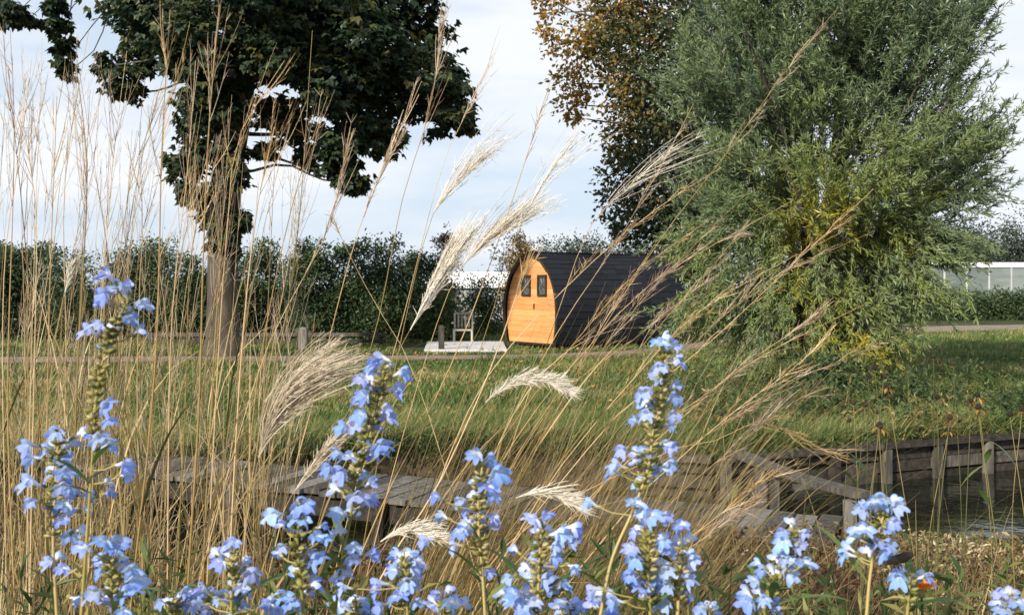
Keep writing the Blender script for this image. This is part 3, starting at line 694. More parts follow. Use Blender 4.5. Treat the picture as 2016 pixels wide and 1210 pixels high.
def chair():
    d = 28.6; b = np.array([(912 - CX) / F_PX * d, d, .0])
    t = thing('garden_chair', 'small pale wooden garden chair on grass beside the cabin', 'chair', b)
    mb = MB(); box(mb, b + [0, 0, .40], (.55, .5, .04)); mb.build('seat', M['palewood'], t)
    for sx in (-1, 1):
        for sy in (-1, 1):
            hh = .40 if sy < 0 else .88
            mb = MB(); box(mb, b + [sx * .25, sy * .22, hh / 2 - .002], (.05, .05, hh)); mb.build('leg', M['palewood'], t)
        mb = MB(); box(mb, b + [sx * .29, 0, .60], (.06, .54, .03)); mb.build('armrest', M['palewood'], t)
    for k in range(4):
        mb = MB(); box(mb, b + [-.15 + k * .1, .25, .66], (.05, .02, .40)); mb.build('back_slat', M['palewood'], t)
    mb = MB(); box(mb, b + [0, .225, .86], (.452, .04, .06)); mb.build('top_rail', M['palewood'], t)
chair()

# ------------------------------------------------------------------ ditch edge, plank and footbridge
def revetment():
    t = thing('timber_revetment', 'weathered timber edging holding up the far bank of the ditch', 'retaining wall', (2.5, 9.6, WZ))
    pl = np.array([(1.1, 9.57), (1.85, 9.3), (3.6, 10.1), (5.5, 10.9), (9, 12.0)])
    for (ax, ay), (bx, by) in zip(pl[:-1], pl[1:]):
        a, b = np.array([ax, ay, 0.]), np.array([bx, by, 0.]); L = np.linalg.norm(b - a); e = (b - a) / L; nrm = np.array([e[1], -e[0], 0])
        A = np.array([e, nrm, [0, 0, 1]]); n = max(int(round(L / .62)), 1)
        mb = MB(); box(mb, (a + b) / 2 + nrm * .06 + [0, 0, .035], (L - .01, .16, .055), A); mb.build('cap_rail', M['darkwood'], t)
        for k in range(n):
            c = a + e * (k + .0) * L / n + e * .05
            tl = rng.normal() * .01
            mb = MB(); box(mb, c + nrm * .105 + [tl, 0, -.40], (.075, .075, .80), A); mb.build('pile', M['weathered' if rng.random() < .3 else 'darkwood'], t)
            for q, zz in enumerate((-.055, -.185, -.315, -.445)):
                if rng.random() < .06: continue
                cc = a + e * (k + .5) * L / n + nrm * (.035 + .012 * rng.random()) + [0, 0, zz + rng.normal() * .006]
                mb = MB(); box(mb, cc, (L / n - .012, .03, .112), A); mb.build('plank', M['weathered' if (q in (1, 2) and rng.random() < .25) else 'darkwood'], t)
rng = np.random.default_rng(104)
revetment()
def diag_plank():
    a, b = G(1452, 904, .05), G(1700, 990, .05); a[2] = b[2] = .11
    t = thing('gangplank', 'long grey weathered plank slanting across the dark ditch water', 'plank', (b[0], b[1], WZ))
    e = norm(b - a); L = np.linalg.norm(b - a); sn = np.array([e[1], -e[0], 0]); A = np.array([e, sn, [0, 0, 1]])
    mb = MB(); k = 10; V = []
    for i in range(k + 1):
        c = a + e * L * i / k - [0, 0, .03 * math.sin(i / k * math.pi)]
        for sx, sz in ((-1, -1), (1, -1), (1, 1), (-1, 1)): V.append(c + sn * sx * .075 + [0, 0, sz * .022])
    mb.add(np.array(V), [[i * 4 + j, i * 4 + (j + 1) % 4, i * 4 + 4 + (j + 1) % 4, i * 4 + 4 + j] for i in range(k) for j in range(4)] + [[0, 3, 2, 1], [k * 4, k * 4 + 1, k * 4 + 2, k * 4 + 3]])
    mb.build('board', M['weathered'], t)
    for f in (.28, .96):
        c = a + e * L * f
        for s_ in (-1, 1):
            mb = MB(); box(mb, [c[0] + sn[0] * s_ * .06, c[1] + sn[1] * s_ * .06, -.44], (.07, .07, 1.0), A); mb.build('pile', M['weathered'], t)
diag_plank()
def bridge():
    a, b = np.array([-3.9, 9.0, .10]), np.array([2.05, 6.41, .05])
    t = thing('footbridge', 'weathered plank footbridge crossing the ditch behind the blue flowers', 'bridge', ((a + b) / 2) * [1, 1, 0] + [0, 0, WZ])
    e = norm(b - a); L = np.linalg.norm(b - a); sn = norm(np.array([e[1], -e[0], 0])); up = np.cross(e, sn) * -1; up = up if up[2] > 0 else -up; A = np.array([e, sn, up])
    for s_ in (-1, 1):
        mb = MB(); box(mb, (a + b) / 2 + sn * s_ * .31 - up * .105, (L, .07, .14), A); mb.build('beam', M['darkwood'], t)
    n = int(L / .15)
    for k in range(n):
        c = a + e * (k + .5) * L / n + up * rng.normal() * .004
        th = rng.normal() * .012; ee = e * math.cos(th) + sn * math.sin(th); ss = sn * math.cos(th) - e * math.sin(th)
        mb = MB(); box(mb, c + sn * rng.normal() * .012, (L / n - .014, .80, .035), np.array([ee, ss, up])); mb.build('deck_board', M['weathered'], t)
    for f in (.12, .32, .52, .72):
        for s_ in (-1, 1):
            c = a + e * L * f + sn * s_ * .40
            mb = MB(); tubes(mb, np.array([[c[0], c[1], -1.1], [c[0], c[1], -.5], [c[0] + .01, c[1], c[2] + .02 - L * 0]]), np.array([.055, .055, .05]), 9); mb.build('pile', M['darkwood'], t)
bridge()

# ------------------------------------------------------------------ near bank undergrowth
def arcs(base, az, lean, L, K=6, curl=.6):
    """grass arcs: base (N,3), azimuth, lean angle from vertical (rad), length; curl adds bend along the way"""
    s = np.linspace(0, 1, K); N = len(base)
    th = lean[:, None] + curl * s[None] ** 1.5 if np.isscalar(curl) else lean[:, None] + curl[:, None] * s[None] ** 1.5
    dx = np.sin(th); dz = np.cos(th); st = L[:, None] / (K - 1)
    X = np.concatenate([np.zeros((N, 1)), np.cumsum(dx[:, :-1] * st, 1)], 1); Z = np.concatenate([np.zeros((N, 1)), np.cumsum(dz[:, :-1] * st, 1)], 1)
    return base[:, None] + np.stack([X * np.cos(az)[:, None], X * np.sin(az)[:, None], Z], -1)
def undergrowth():
    mb = MB(); N = 17000
    d = 3.4 + 3.2 * rng.random(N) ** .8; x = (rng.random(N) * 2500 - 250 - CX) / F_PX * d
    ed = np.interp(x, near_edge[:, 0], near_edge[:, 1]); d = np.minimum(d, ed - .01 + .1 * rng.random(N))
    base = np.c_[x, d, np.zeros(N)]
    xa = x / d                                                  # bearing, for the patches of each kind of plant
    pat = np.sin(x * 3.1 + 1) + np.sin(x * 5.3 + d * 3)
    hmax = np.interp(x, [-4, -2.2, -1.9, -.5, 0, .8, 1.2, 2.5, 6], [.45, .40, .10, .10, .32, .32, .18, .05, .05])
    L = (.07 + hmax * rng.random(N)) * np.clip(1.3 - (d - 4.9) * .4, .3, 1.25)
    az = rng.normal(size=N) * 1.3; pts = arcs(base, az, np.abs(rng.normal(size=N)) * .5, L, 5, rng.random(N) * 1.4)
    ang = rng.random(N) * np.pi
    tone = np.interp(x, [-3, -1, 0, .4, .9, 1.25, 1.6, 1.9, 2.4, 4], [.5, .35, .3, .16, .34, .62, .18, .36, .60, .62])
    r = np.clip(tone + .10 * pat + .20 * rng.normal(size=N), 0, 1)
    ribbons(mb, pts, np.linspace(1, .15, 5)[None] * (.004 + .006 * rng.random(N))[:, None], np.c_[np.cos(ang), np.sin(ang), np.zeros(N)], r)
    n = 30000; i = rng.integers(0, N, n); pos = pts[i, rng.integers(1, 5, n)] + rng.normal(size=(n, 3)) * .01
    leaves(mb, pos, rng.normal(size=(n, 3)) + [0, 0, .2], rng.normal(size=(n, 3)) + [0, 0, .9], .022 + .035 * rng.random(n), .012 + .012 * rng.random(n), np.clip(r[i] + rng.normal(size=n) * .14, 0, 1))
    o = mb.build('dry_undergrowth', M['brush'], kind='stuff'); tag(o, 'tangle of brown and green dry plants covering the near bank', 'undergrowth')
rng = np.random.default_rng(105)
undergrowth()

def bank_plants():
    mb = MB(); N = 4600
    px = 1340 + 900 * rng.random(N); dd = rng.random(N) ** 1.6 * 4.2; x = (px - CX) / F_PX * 11.0
    d = np.interp(x, far_edge[:, 0], far_edge[:, 1]) + .06 + dd
    grp = np.sin(x * 3.3 + dd * 2.1) + np.sin(x * 1.3 - dd * 3.0 + 1)
    keep = grp + rng.normal(size=N) * .5 > -.2; x, d, grp = x[keep], d[keep], grp[keep]; N = len(x)
    L = (.12 + .36 * rng.random(N)) * np.clip(.8 + .4 * grp, .4, 1.5)
    pts = arcs(np.c_[x, d, np.zeros(N)], rng.random(N) * 6.28, .1 + .3 * rng.random(N), L, 6, rng.random(N) * .7)
    r = np.clip(.36 + .2 * np.sin(x * 2.2 + d) + .2 * rng.normal(size=N), 0, 1)
    tubes(mb, pts, np.broadcast_to(np.linspace(.004, .0015, 6), (N, 6)), 3, r)
    n = N * 9; i = np.repeat(np.arange(N), 9); pos = pts[i, rng.integers(1, 6, n)]
    leaves(mb, pos, rng.normal(size=(n, 3)) + [0, 0, .3], rng.normal(size=(n, 3)) * .6 + [0, 0, 1], .05 + .05 * rng.random(n), .018 + .016 * rng.random(n), np.clip(r[i] + rng.normal(size=n) * .12, 0, 1))
    o = mb.build('bank_plants', M['forb'], kind='stuff'); tag(o, 'low leafy weeds and dry stems along the far bank above the timber edging', 'plants')
rng = np.random.default_rng(106)
bank_plants()
def bank_overhang():
    mb = MB(); N = 5200
    x = rng.uniform(-6.5, 6.5, N); y = np.interp(x, far_edge[:, 0], far_edge[:, 1]) + rng.uniform(-.05, .12, N)
    keep = (x < 1.3) | (rng.random(N) < .3); x, y = x[keep], y[keep]; N = len(x)
    pts = arcs(np.c_[x, y, np.full(N, -.02)], -np.pi / 2 + rng.normal(size=N) * .7, .25 + .5 * rng.random(N), .16 + .32 * rng.random(N), 7, .8 + 1.6 * rng.random(N))
    low = (rng.random(N) < .35) & (x < 1.3); pts[low, :, 2] -= (rng.random(N)[low] * .3)[:, None]
    ang = rng.random(N) * np.pi
    ribbons(mb, pts, np.interp(np.linspace(0, 1, 7), [0, .4, 1], [.8, 1, .15])[None] * (.006 + .006 * rng.random(N))[:, None], np.c_[np.cos(ang), np.sin(ang), np.zeros(N)], np.clip(.42 + .24 * rng.normal(size=N), 0, 1))
    n = 5000; i = rng.integers(0, N, n); leaves(mb, pts[i, rng.integers(1, 6, n)], rng.normal(size=(n, 3)), rng.normal(size=(n, 3)) + [0, -.5, .8], .035 + .04 * rng.random(n), .02, np.clip(.3 + .2 * rng.normal(size=n), 0, 1))
    o = mb.build('bank_overhang', M['forb'], kind='stuff'); tag(o, 'grass and weeds hanging over the far bank down toward the ditch water', 'grass')
bank_overhang()

# ------------------------------------------------------------------ tall ornamental grasses
def lean_to_ground(p, d, sway=.0):
    """from the lowest traced point carry on down to the near bank"""
    low = p[0]; return np.array([low[0] - (p[1][0] - low[0]) / max(np.linalg.norm(p[1] - low), .01) * low[2] * .35, d + .02, -.01])
def strand_bundle(mb, axis, n, length, rad, spread, sweep, wid, taper=.6, hair=0):
    """silky strands leaving an axis (K,3) and sweeping along it"""
    K = len(axis); t0 = rng.random(n) ** .8 * .85
    i = t0 * (K - 1); i0 = i.astype(int); f = (i - i0)[:, None]; i1 = np.minimum(i0 + 1, K - 1)
    st = axis[i0] * (1 - f) + axis[i1] * f; T = norm(np.gradient(axis, axis=0)); td = norm(T[i0] * (1 - f) + T[i1] * f)
    out = norm(rng.normal(size=(n, 3)) * [1, .8, 1]) ; out = norm(out - (out * td).sum(1, keepdims=True) * td)
    L = length * (.6 + .6 * rng.random(n)) * (1.15 - taper * t0)
    d0 = norm(td + out * spread * (.4 + .8 * rng.random((n, 1)))); d1 = norm(d0 + np.asarray(sweep) * (.6 + .6 * rng.random((n, 1))) - out * spread * .3)
    s = np.linspace(0, 1, 6)
    pts = st[:, None] + (d0[:, None] * s[None, :, None] + (d1 - d0)[:, None] * (s[None, :, None] ** 2) * .7) * L[:, None, None]
    tubes(mb, pts, np.linspace(1, .35, 6)[None] * (wid * (.7 + .6 * rng.random(n)))[:, None], 3)
    if hair:
        m = n * hair; k = rng.integers(0, n, m); j = rng.integers(1, 5, m); hb = pts[k, j]
        hd = norm(norm(pts[k, j + 1] - hb) + rng.normal(size=(m, 3)) * .35)
        hl = .012 + .014 * rng.random(m)
        hp = hb[:, None] + hd[:, None] * (np.linspace(0, 1, 3)[None, :, None] * hl[:, None, None])
        tubes(mb, hp, np.broadcast_to(np.array([.0006, .0005, .0002]) * wid / .0009, (m, 3)), 3)
def stalk(pts, d, label, top='spent', w=2.2, group=None, d2=None, frac=.3, n=14, length=.16, spread=.35, sweep=(0, 0, 0), wid=.0009, mat='panicle', hair=3, blades=1, name='grass_stalk', cat='grass stalk', stem_r=None):
    """pts: photo positions of the stalk from low to tip, d: its distance"""
    d2 = d if d2 is None else d2
    p = [P(x, y, d + (d2 - d) * i / (len(pts) - 1)) for i, (x, y) in enumerate(pts)]
    g = lean_to_ground(p, d); e0 = norm(p[1] - p[0]); ct = p[0] - e0 * np.linalg.norm(p[0] - g) * .45
    q = smooth_path([g] + [(1 - f) ** 2 * g + 2 * f * (1 - f) * ct + f * f * p[0] for f in (.35, .7)] + p, 34)[::1]
    q = np.stack([np.interp(np.linspace(0, 1, 28), np.r_[0, np.cumsum(np.linalg.norm(np.diff(q, axis=0), axis=1))] / np.linalg.norm(np.diff(q, axis=0), axis=1).sum(), q[:, k_]) for k_ in range(3)], 1)
    t = thing(name, label, cat, g, group)
    r0 = (w / 2 / F_PX * d) if stem_r is None else stem_r
    mb = MB(); tubes(mb, q, np.interp(np.linspace(0, 1, 28), [0, .6, 1], [r0 * 1.25, r0, r0 * .35]), 5)
    mb.build('stem', M['stem'], t, smooth=True)
    np_ = len(p); ts = max((1 - frac) * np_ - 1, 0) / (np_ - 1); ax_ = smooth_path(p, 80); axis = ax_[int(ts * 79):][::3]
    mb = MB()
    if top == 'spent':
        strand_bundle(mb, axis, n, length, .01, spread, sweep, wid, .5, hair)
    else:
        strand_bundle(mb, axis, n, length, .01, spread, sweep, wid, .6, hair)
    mb.build('plume' if top == 'plume' else 'panicle', M[mat], t, kind='stuff')
    for j in range(blades):
        ii = rng.integers(8, 18); s = q[ii]; az = rng.normal() * .8
        pts_ = arcs(s[None], np.array([az]), np.array([.35 + .3 * rng.random()]), np.array([.25 + .3 * rng.random()]), 9, 1.4 * rng.random())
        b = MB(); ribbons(b, pts_, np.interp(np.linspace(0, 1, 9), [0, .3, 1], [.0035, .006, .0008])[None], np.array([[-math.sin(az), math.cos(az), .2]]))
        b.build('blade', M['drygrass'], t)
    return t

R_ = (.55, 0, .1)
# silky white plumes
stalk([(700, 900), (760, 740), (810, 645), (850, 570), (905, 480)], 1.75, 'silky white plume bending right in front of the evergreen hedge', 'plume', 2.6, None, None, .42, 115, .15, .16, (.25, 0, .25), .0008, 'plume', 5, 1, 'plume_grass', 'plume')
stalk([(760, 980), (840, 700), (890, 560), (940, 490), (1020, 428)], 2.0, 'broad white plume fanning against the sky above the white roof', 'plume', 2.2, None, None, .34, 105, .18, .25, (.45, 0, .15), .0007, 'plume', 5, 1, 'plume_grass', 'plume')
stalk([(745, 900), (800, 620), (845, 440), (885, 375), (945, 305)], 1.9, 'feathery cream plume rising highest beside the dark tree', 'plume', 2.4, None, None, .36, 50, .18, .28, (.4, 0, .2), .0006, 'plume', 4, 1, 'plume_grass', 'plume')
stalk([(850, 960), (955, 660), (1010, 480), (1055, 385), (1140, 260)], 1.9, 'thin loose plume against the pale sky left of the autumn tree', 'plume', 2.2, None, None, .36, 24, .19, .36, (.45, 0, .1), .0006, 'plume', 3, 1, 'plume_grass', 'plume')
stalk([(800, 1000), (870, 900), (925, 825), (985, 768), (1060, 750), (1112, 768)], 1.7, 'white plume arched over horizontally above the lawn', 'plume', 2.0, None, None, .42, 130, .07, .09, (.2, 0, -.12), .0008, 'plume', 5, 1, 'plume_grass', 'plume')
stalk([(470, 1110), (495, 980), (515, 880), (555, 795), (608, 738)], 1.6, 'wide beige plume spread like a fan beside blue flowers', 'plume', 2.0, None, None, .44, 230, .17, .46, (.95, 0, -.12), .0008, 'beigeplume', 4, 1, 'plume_grass', 'plume')
stalk([(520, 1110), (560, 1000), (600, 940), (655, 868)], 1.55, 'narrow beige plume leaning against a tall blue flower spike', 'plume', 2.0, None, None, .36, 60, .11, .16, (.3, 0, .1), .0010, 'beigeplume', 4, 0, 'plume_grass', 'plume')
stalk([(900, 1130), (960, 1030), (1010, 982), (1075, 972), (1125, 990)], 1.6, 'cream plume lying flat over the footbridge boards', 'plume', 1.8, None, None, .40, 60, .075, .14, (.3, 0, -.05), .0008, 'plume', 4, 0, 'plume_grass', 'plume')
stalk([(640, 1190), (700, 1120), (745, 1068), (800, 1048), (845, 1056)], 1.5, 'short cream plume lying low among the blue flowers', 'plume', 1.6, None, None, .40, 54, .065, .14, (.3, 0, -.05), .0008, 'plume', 4, 0, 'plume_grass', 'plume')
stalk([(1000, 900), (1090, 640), (1160, 450), (1235, 370), (1330, 290)], 2.0, 'loose reddish cream plume sweeping in front of the autumn tree', 'plume', 2.2, None, None, .36, 22, .19, .36, (.55, 0, .05), .0005, 'plume', 3, 1, 'plume_grass', 'plume')
stalk([(85, 900), (105, 700), (118, 620), (136, 540)], 2.0, 'short white bud of a plume among brown stems', 'plume', 2, None, None, .16, 26, .06, .12, (.1, 0, .2), .0010, 'plume', 3, 0, 'plume_grass', 'plume')

# right-leaning dry stalks
LEAN = 'dry straw stalk leaning far right with ragged seed branches'
GL = 'straw stalks leaning to the right'
lean_list = [
    ([(860, 960), (960, 740), (1120, 560), (1280, 420), (1420, 330)], 2.0), ([(960, 960), (1060, 800), (1180, 660), (1300, 545), (1560, 395)], 1.9),
    ([(1110, 900), (1200, 800), (1350, 690), (1500, 560), (1720, 455)], 1.8), ([(1160, 880), (1260, 780), (1390, 680), (1540, 540), (1720, 372)], 1.85),
    ([(1180, 960), (1300, 860), (1460, 720), (1560, 655), (1642, 592)], 1.9), ([(1200, 1000), (1300, 910), (1420, 840), (1560, 750), (1830, 640)], 1.7),
    ([(1230, 1010), (1340, 900), (1470, 790), (1570, 720), (1645, 640)], 1.9), ([(1100, 800), (1280, 500), (1440, 290), (1540, 150), (1650, 15)], 2.0),
    ([(980, 880), (1100, 650), (1200, 500), (1300, 330), (1365, 205)], 2.1), ([(940, 940), (1080, 740), (1160, 640), (1260, 530), (1400, 430)], 1.95),
    ([(1010, 960), (1110, 790), (1240, 620), (1330, 520), (1480, 370)], 2.1), ([(1060, 980), (1200, 760), (1300, 640), (1390, 540), (1500, 400)], 2.0),
    ([(1050, 1000), (1150, 860), (1270, 720), (1380, 610), (1570, 500)], 1.8), ([(1140, 1020), (1260, 870), (1370, 790), (1500, 700), (1700, 600)], 1.9),
    ([(1250, 1080), (1350, 960), (1460, 870), (1540, 800), (1640, 760)], 1.75), ([(1240, 1150), (1330, 1080), (1420, 1010), (1500, 950), (1560, 925)], 1.7),
    ([(1230, 1190), (1310, 1120), (1380, 1060), (1440, 1020), (1510, 960)], 1.6), ([(1000, 930), (1060, 830), (1150, 700), (1210, 600), (1290, 480)], 2.2),
    ([(1290, 900), (1400, 870), (1500, 830), (1600, 880), (1700, 885)], 1.8), ([(1020, 900), (1120, 760), (1220, 690), (1330, 600), (1440, 520)], 2.2)]
for i, (pts, d) in enumerate(lean_list):
    stalk(pts, d, LEAN, 'spent', 2.2, GL, None, .5, 16, .07, .32, (.12, 0, .0), .0006, 'panicle' if i % 3 else 'stem', 5, 1, 'leaning_stalk')

# upright stalks in the middle
stalk([(745, 1010), (800, 900), (900, 690), (1000, 420), (1085, 155)], 1.8, 'single long bare stalk crossing the sky toward the autumn tree', 'spent', 3.0, None, None, .15, 7, .05, .2, (.1, 0, .1), .0008, 'stem', 2, 0)
stalk([(770, 1100), (860, 960), (960, 740), (1010, 600), (1040, 520)], 1.7, 'thick orange straw stem slanting past the arched white plume', 'spent', 4.5, None, None, .2, 10, .08, .3, (.1, 0, .1), .0009, 'stem', 2, 0)
stalk([(560, 1000), (620, 780), (690, 505), (735, 380), (830, 160)], 1.9, 'straw stalk with a narrow tip in front of the dark tree', 'spent', 2.6, None, None, .3, 20, .10, .22, (.1, 0, .15), .0009, 'panicle', 3, 1)
stalk([(430, 1000), (520, 700), (590, 560), (650, 440), (690, 250)], 1.9, 'slim stalk rising across the hedge toward the low bough', 'spent', 2.4, None, None, .25, 16, .10, .25, (.1, 0, .15), .0009, 'panicle', 3, 1)
stalk([(870, 900), (800, 700), (740, 600), (690, 505), (660, 440)], 1.95, 'thin stalk leaning left and crossing a straw stem before the hedge', 'spent', 2.0, None, None, .1, 4, .05, .2, (0, 0, .1), .0008, 'stem', 2, 0)
stalk([(640, 980), (740, 650), (790, 400), (850, 200), (870, 10)], 2.1, 'tall thin stalk standing before the right boughs of the dark tree', 'spent', 2.2, None, None, .3, 18, .12, .25, (.1, 0, .15), .0009, 'panicle', 3, 1)
stalk([(700, 960), (790, 640), (870, 330), (930, 200), (985, 80)], 2.1, 'fine stalk in open sky right of the dark tree', 'spent', 1.8, None, None, .3, 12, .10, .22, (.15, 0, .15), .0007, 'panicle', 2, 1)

# upright stalks at the left
UP = 'upright dry stalk with thin forked seed branches in the tall brown stand'
GU = 'upright stalks in the tall brown stand'
up_list = [([(30, 1210), (15, 800), (25, 420), (28, 230), (20, 60)], 1.7, 3.2), ([(142, 1210), (150, 800), (165, 500), (172, 320), (150, 130)], 1.5, 4.6), ([(90, 1100), (95, 700), (102, 450), (108, 300), (112, 190)], 1.8, 3.5),
           ([(60, 1100), (66, 800), (72, 450), (60, 330), (45, 240)], 1.7, 3.5), ([(262, 1150), (290, 900), (310, 640), (318, 300), (335, 20)], 1.5, 4.6), ([(370, 1150), (392, 800), (400, 500), (412, 240), (432, 10)], 1.6, 5),
           ([(455, 1050), (475, 700), (500, 450), (520, 340), (540, 250)], 1.8, 4), ([(330, 1100), (335, 700), (350, 500), (370, 330), (385, 120)], 1.8, 3), ([(220, 1000), (225, 700), (238, 480), (268, 320), (330, 170)], 2.0, 2.6), ([(180, 1000), (200, 600), (215, 400), (230, 250), (250, 100)], 2.0, 2.4),
           ([(410, 1100), (430, 700), (450, 420), (470, 270), (560, 120)], 1.9, 3), ([(480, 1100), (500, 800), (540, 560), (590, 350), (645, 190)], 2.0, 3.2), ([(350, 1100), (365, 800), (372, 560), (390, 420), (440, 280)], 1.9, 3), ([(120, 1100), (130, 700), (125, 420), (140, 260), (175, 60)], 2.1, 2.4),
           ([(500, 1100), (520, 820), (560, 640), (590, 420), (615, 60)], 2.1, 3), ([(10, 1000), (5, 700), (12, 480), (40, 300), (62, 120)], 2.1, 2.4), ([(280, 1100), (270, 800), (275, 560), (282, 420), (262, 330)], 1.9, 3), ([(400, 1150), (410, 900), (430, 640), (432, 500), (415, 340)], 1.8, 3)]
for i, (pts, d, w) in enumerate(up_list):
    stalk(pts, d, UP if w < 4.5 else UP.replace('upright dry', 'stout golden brown'), 'spent', w, GU, None, .4, 12, .15, .45, (.05, 0, .3), .0006, 'panicle' if i % 2 else 'stem', 4, 2, 'upright_stalk')

def thicket():
    mb = MB(); sb = MB(); N = 128
    d = 1.7 + 2.0 * rng.random(N); px = -60 + 600 * rng.random(N) ** 1.35
    x = (px - CX) / F_PX * d; base = np.c_[x, d, np.zeros(N)]
    L = 1.45 + .75 * rng.random(N) ** 1.3 - np.clip((px - 300) / 300, 0, 1) * .2
    pts = arcs(base, rng.normal(size=N) * .9, np.abs(rng.normal(size=N)) * .06, L, 9, rng.random(N) * .28)
    tubes(mb, pts, np.interp(np.linspace(0, 1, 9), [0, .6, 1], [1, .8, .25])[None] * (.0008 + .0010 * rng.random(N))[:, None], 4)
    for i in range(N):                                   # seed branches
        strand_bundle(sb, pts[i, 6:], 6, .12, .01, .38, (.06, 0, .3), .00065, .5, 2)
    # dry blades
    n = 1500; i = rng.integers(0, N, n); s0 = pts[i, rng.integers(1, 6, n)]; az = rng.random(n) * 6.28
    bl = arcs(s0, az, .12 + .3 * rng.random(n), .25 + .35 * rng.random(n), 7, rng.random(n) * 2.0)
    ribbons(mb, bl, np.interp(np.linspace(0, 1, 7), [0, .3, 1], [.5, 1, .1])[None] * (.0018 + .0024 * rng.random(n))[:, None], np.c_[-np.sin(az), np.cos(az), rng.normal(size=n) * .2])
    for v_, f_, r_ in zip(sb.v, sb.f, sb.r):
        pass
    o = mb.build('dry_grass_stand', M['drygrass'], kind='stuff'); tag(o, 'dense stand of brown grass stems and blades left of the beige fan plume', 'grass')
    o2 = sb.build('seed_branches', M['panicle'], o, kind='stuff')
    o2.matrix_parent_inverse = Matrix.Identity(4)
rng = np.random.default_rng(107)
thicket()
def tussock():
    mb = MB(); N = 1550
    d = 1.9 + 1.3 * rng.random(N); px = 620 + 560 * rng.random(N); x = (px - CX) / F_PX * d
    base = np.c_[x, d, np.zeros(N)]
    L = 1.06 + .62 * rng.random(N) ** 1.5
    pts = arcs(base, rng.normal(size=N) * .45, .08 + .14 * rng.random(N), L, 10, .3 + .9 * rng.random(N))
    ang = np.pi / 2 + rng.normal(size=N) * .9
    ribbons(mb, pts, np.interp(np.linspace(0, 1, 10), [0, .4, 1], [.8, 1, .15])[None] * (.0018 + .0022 * rng.random(N))[:, None], np.c_[np.cos(ang), np.sin(ang), np.zeros(N)], np.clip(rng.normal(size=N) * .25 + .42, 0, 1))
    o = mb.build('arching_grass_tussock', M['drygrass'], kind='stuff'); tag(o, 'arching straw coloured grass blades bent to the right below the arched white plume', 'grass')
    mb = MB(); N = 300
    d = 2.4 + 1.6 * rng.random(N); px = 1150 + 1000 * rng.random(N); x = (px - CX) / F_PX * d
    pts = arcs(np.c_[x, d, np.zeros(N)], rng.normal(size=N) * 1.0, .1 + .25 * rng.random(N), .55 + .55 * rng.random(N), 9, .3 + 1.2 * rng.random(N))
    ang = rng.random(N) * np.pi
    ribbons(mb, pts, np.interp(np.linspace(0, 1, 9), [0, .4, 1], [.8, 1, .15])[None] * (.0022 + .0022 * rng.random(N))[:, None], np.c_[np.cos(ang), np.sin(ang), np.zeros(N)], np.clip(rng.normal(size=N) * .25 + .35, 0, 1))
    o = mb.build('loose_grass', M['drygrass'], kind='stuff'); tag(o, 'loose thin grass blades hanging over the ditch on the right', 'grass')
rng = np.random.default_rng(108)
tussock()

# ------------------------------------------------------------------ blue flower spikes
def petal_grid(nu, nv, fn):
    u = np.linspace(0, 1, nu); v = np.linspace(-1, 1, nv)
    V = []; T = []
    for a in u:
        for b in v:
            p, t = fn(a, b); V.append(p); T.append(t)
    Fq = [[i * nv + j, i * nv + j + 1, (i + 1) * nv + j + 1, (i + 1) * nv + j] for i in range(nu - 1) for j in range(nv - 1)]
    return V, Fq, T
def floret_mesh(seed):
    g = np.random.default_rng(seed); V, Fq, T = [], [], []
    def put(v, f, t):
        o = len(V); V.extend(v); Fq.extend([[i + o for i in q] for q in f]); T.extend(t)
    wv = 1 + .15 * g.normal(); dr = .30 + .6 * g.random()
    def lip(a, b):      # broad drooping lower lip, notched into three lobes
        w = (.0022 + .0098 * a ** .75 * (1.0 - .22 * a ** 4)) * wv
        ln = .016 * a * (1 - .16 * abs(b) ** 2.2 * a - .26 * a * math.exp(-((abs(b) - .42) / .16) ** 2) - .16 * a * math.exp(-(b / .12) ** 2))
        x = .010 + ln * (1 - .28 * dr * a); z = .0045 - dr * .010 * a ** 1.8 - .0045 * abs(b) ** 1.7 * a + .0020 * math.cos(b * 7 + seed) * a
        return (x, b * w, z), min(1, .30 + .55 * a ** .6 + .10 * abs(b) + .05 * g.normal()) if a > .02 else .06
    put(*petal_grid(6, 9, lip))
    def hood(a, b):     # narrow upper lip
        w = .0055 * math.sin(min(a * 1.9 + .55, 2.7)) 
        return (.009 + .011 * a, b * w, .0065 + .0055 * math.sin(a * 2.2) - .003 * b * b), min(1, .35 + .45 * a)
    put(*petal_grid(4, 5, hood))
    for s in (-1, 1):   # side lobes
        def lobe(a, b):
            return (.011 + .006 * a + .0015 * b, s * (.003 + .0095 * a * wv), .0055 - .001 * b * b - .004 * a * a * dr + b * .0038 * math.sin(a * 2.6 + .4)), min(1, .35 + .5 * a)
        put(*petal_grid(4, 4, lobe))
    k = 6; tv = []; tt = []
    for i, (x, r, z) in enumerate(((0, .0011, 0), (.005, .0018, .002), (.0105, .0030, .0052))):
        for j in range(k):
            a = j / k * 6.283; tv.append((x, math.cos(a) * r, z + math.sin(a) * r)); tt.append(.12 + .1 * i)
    put(tv, [[i * k + j, i * k + (j + 1) % k, (i + 1) * k + (j + 1) % k, (i + 1) * k + j] for i in range(2) for j in range(k)], tt)
    me = bpy.data.meshes.new('floret'); me.from_pydata(V, [], Fq); me.materials.append(M['petal'])
    me.polygons.foreach_set('use_smooth', np.ones(len(me.polygons), bool))
    at = me.attributes.new('tint', 'FLOAT', 'POINT'); at.data.foreach_set('value', np.array(T, np.float32)); me.update()
    return me
FL = [floret_mesh(s) for s in range(6)]
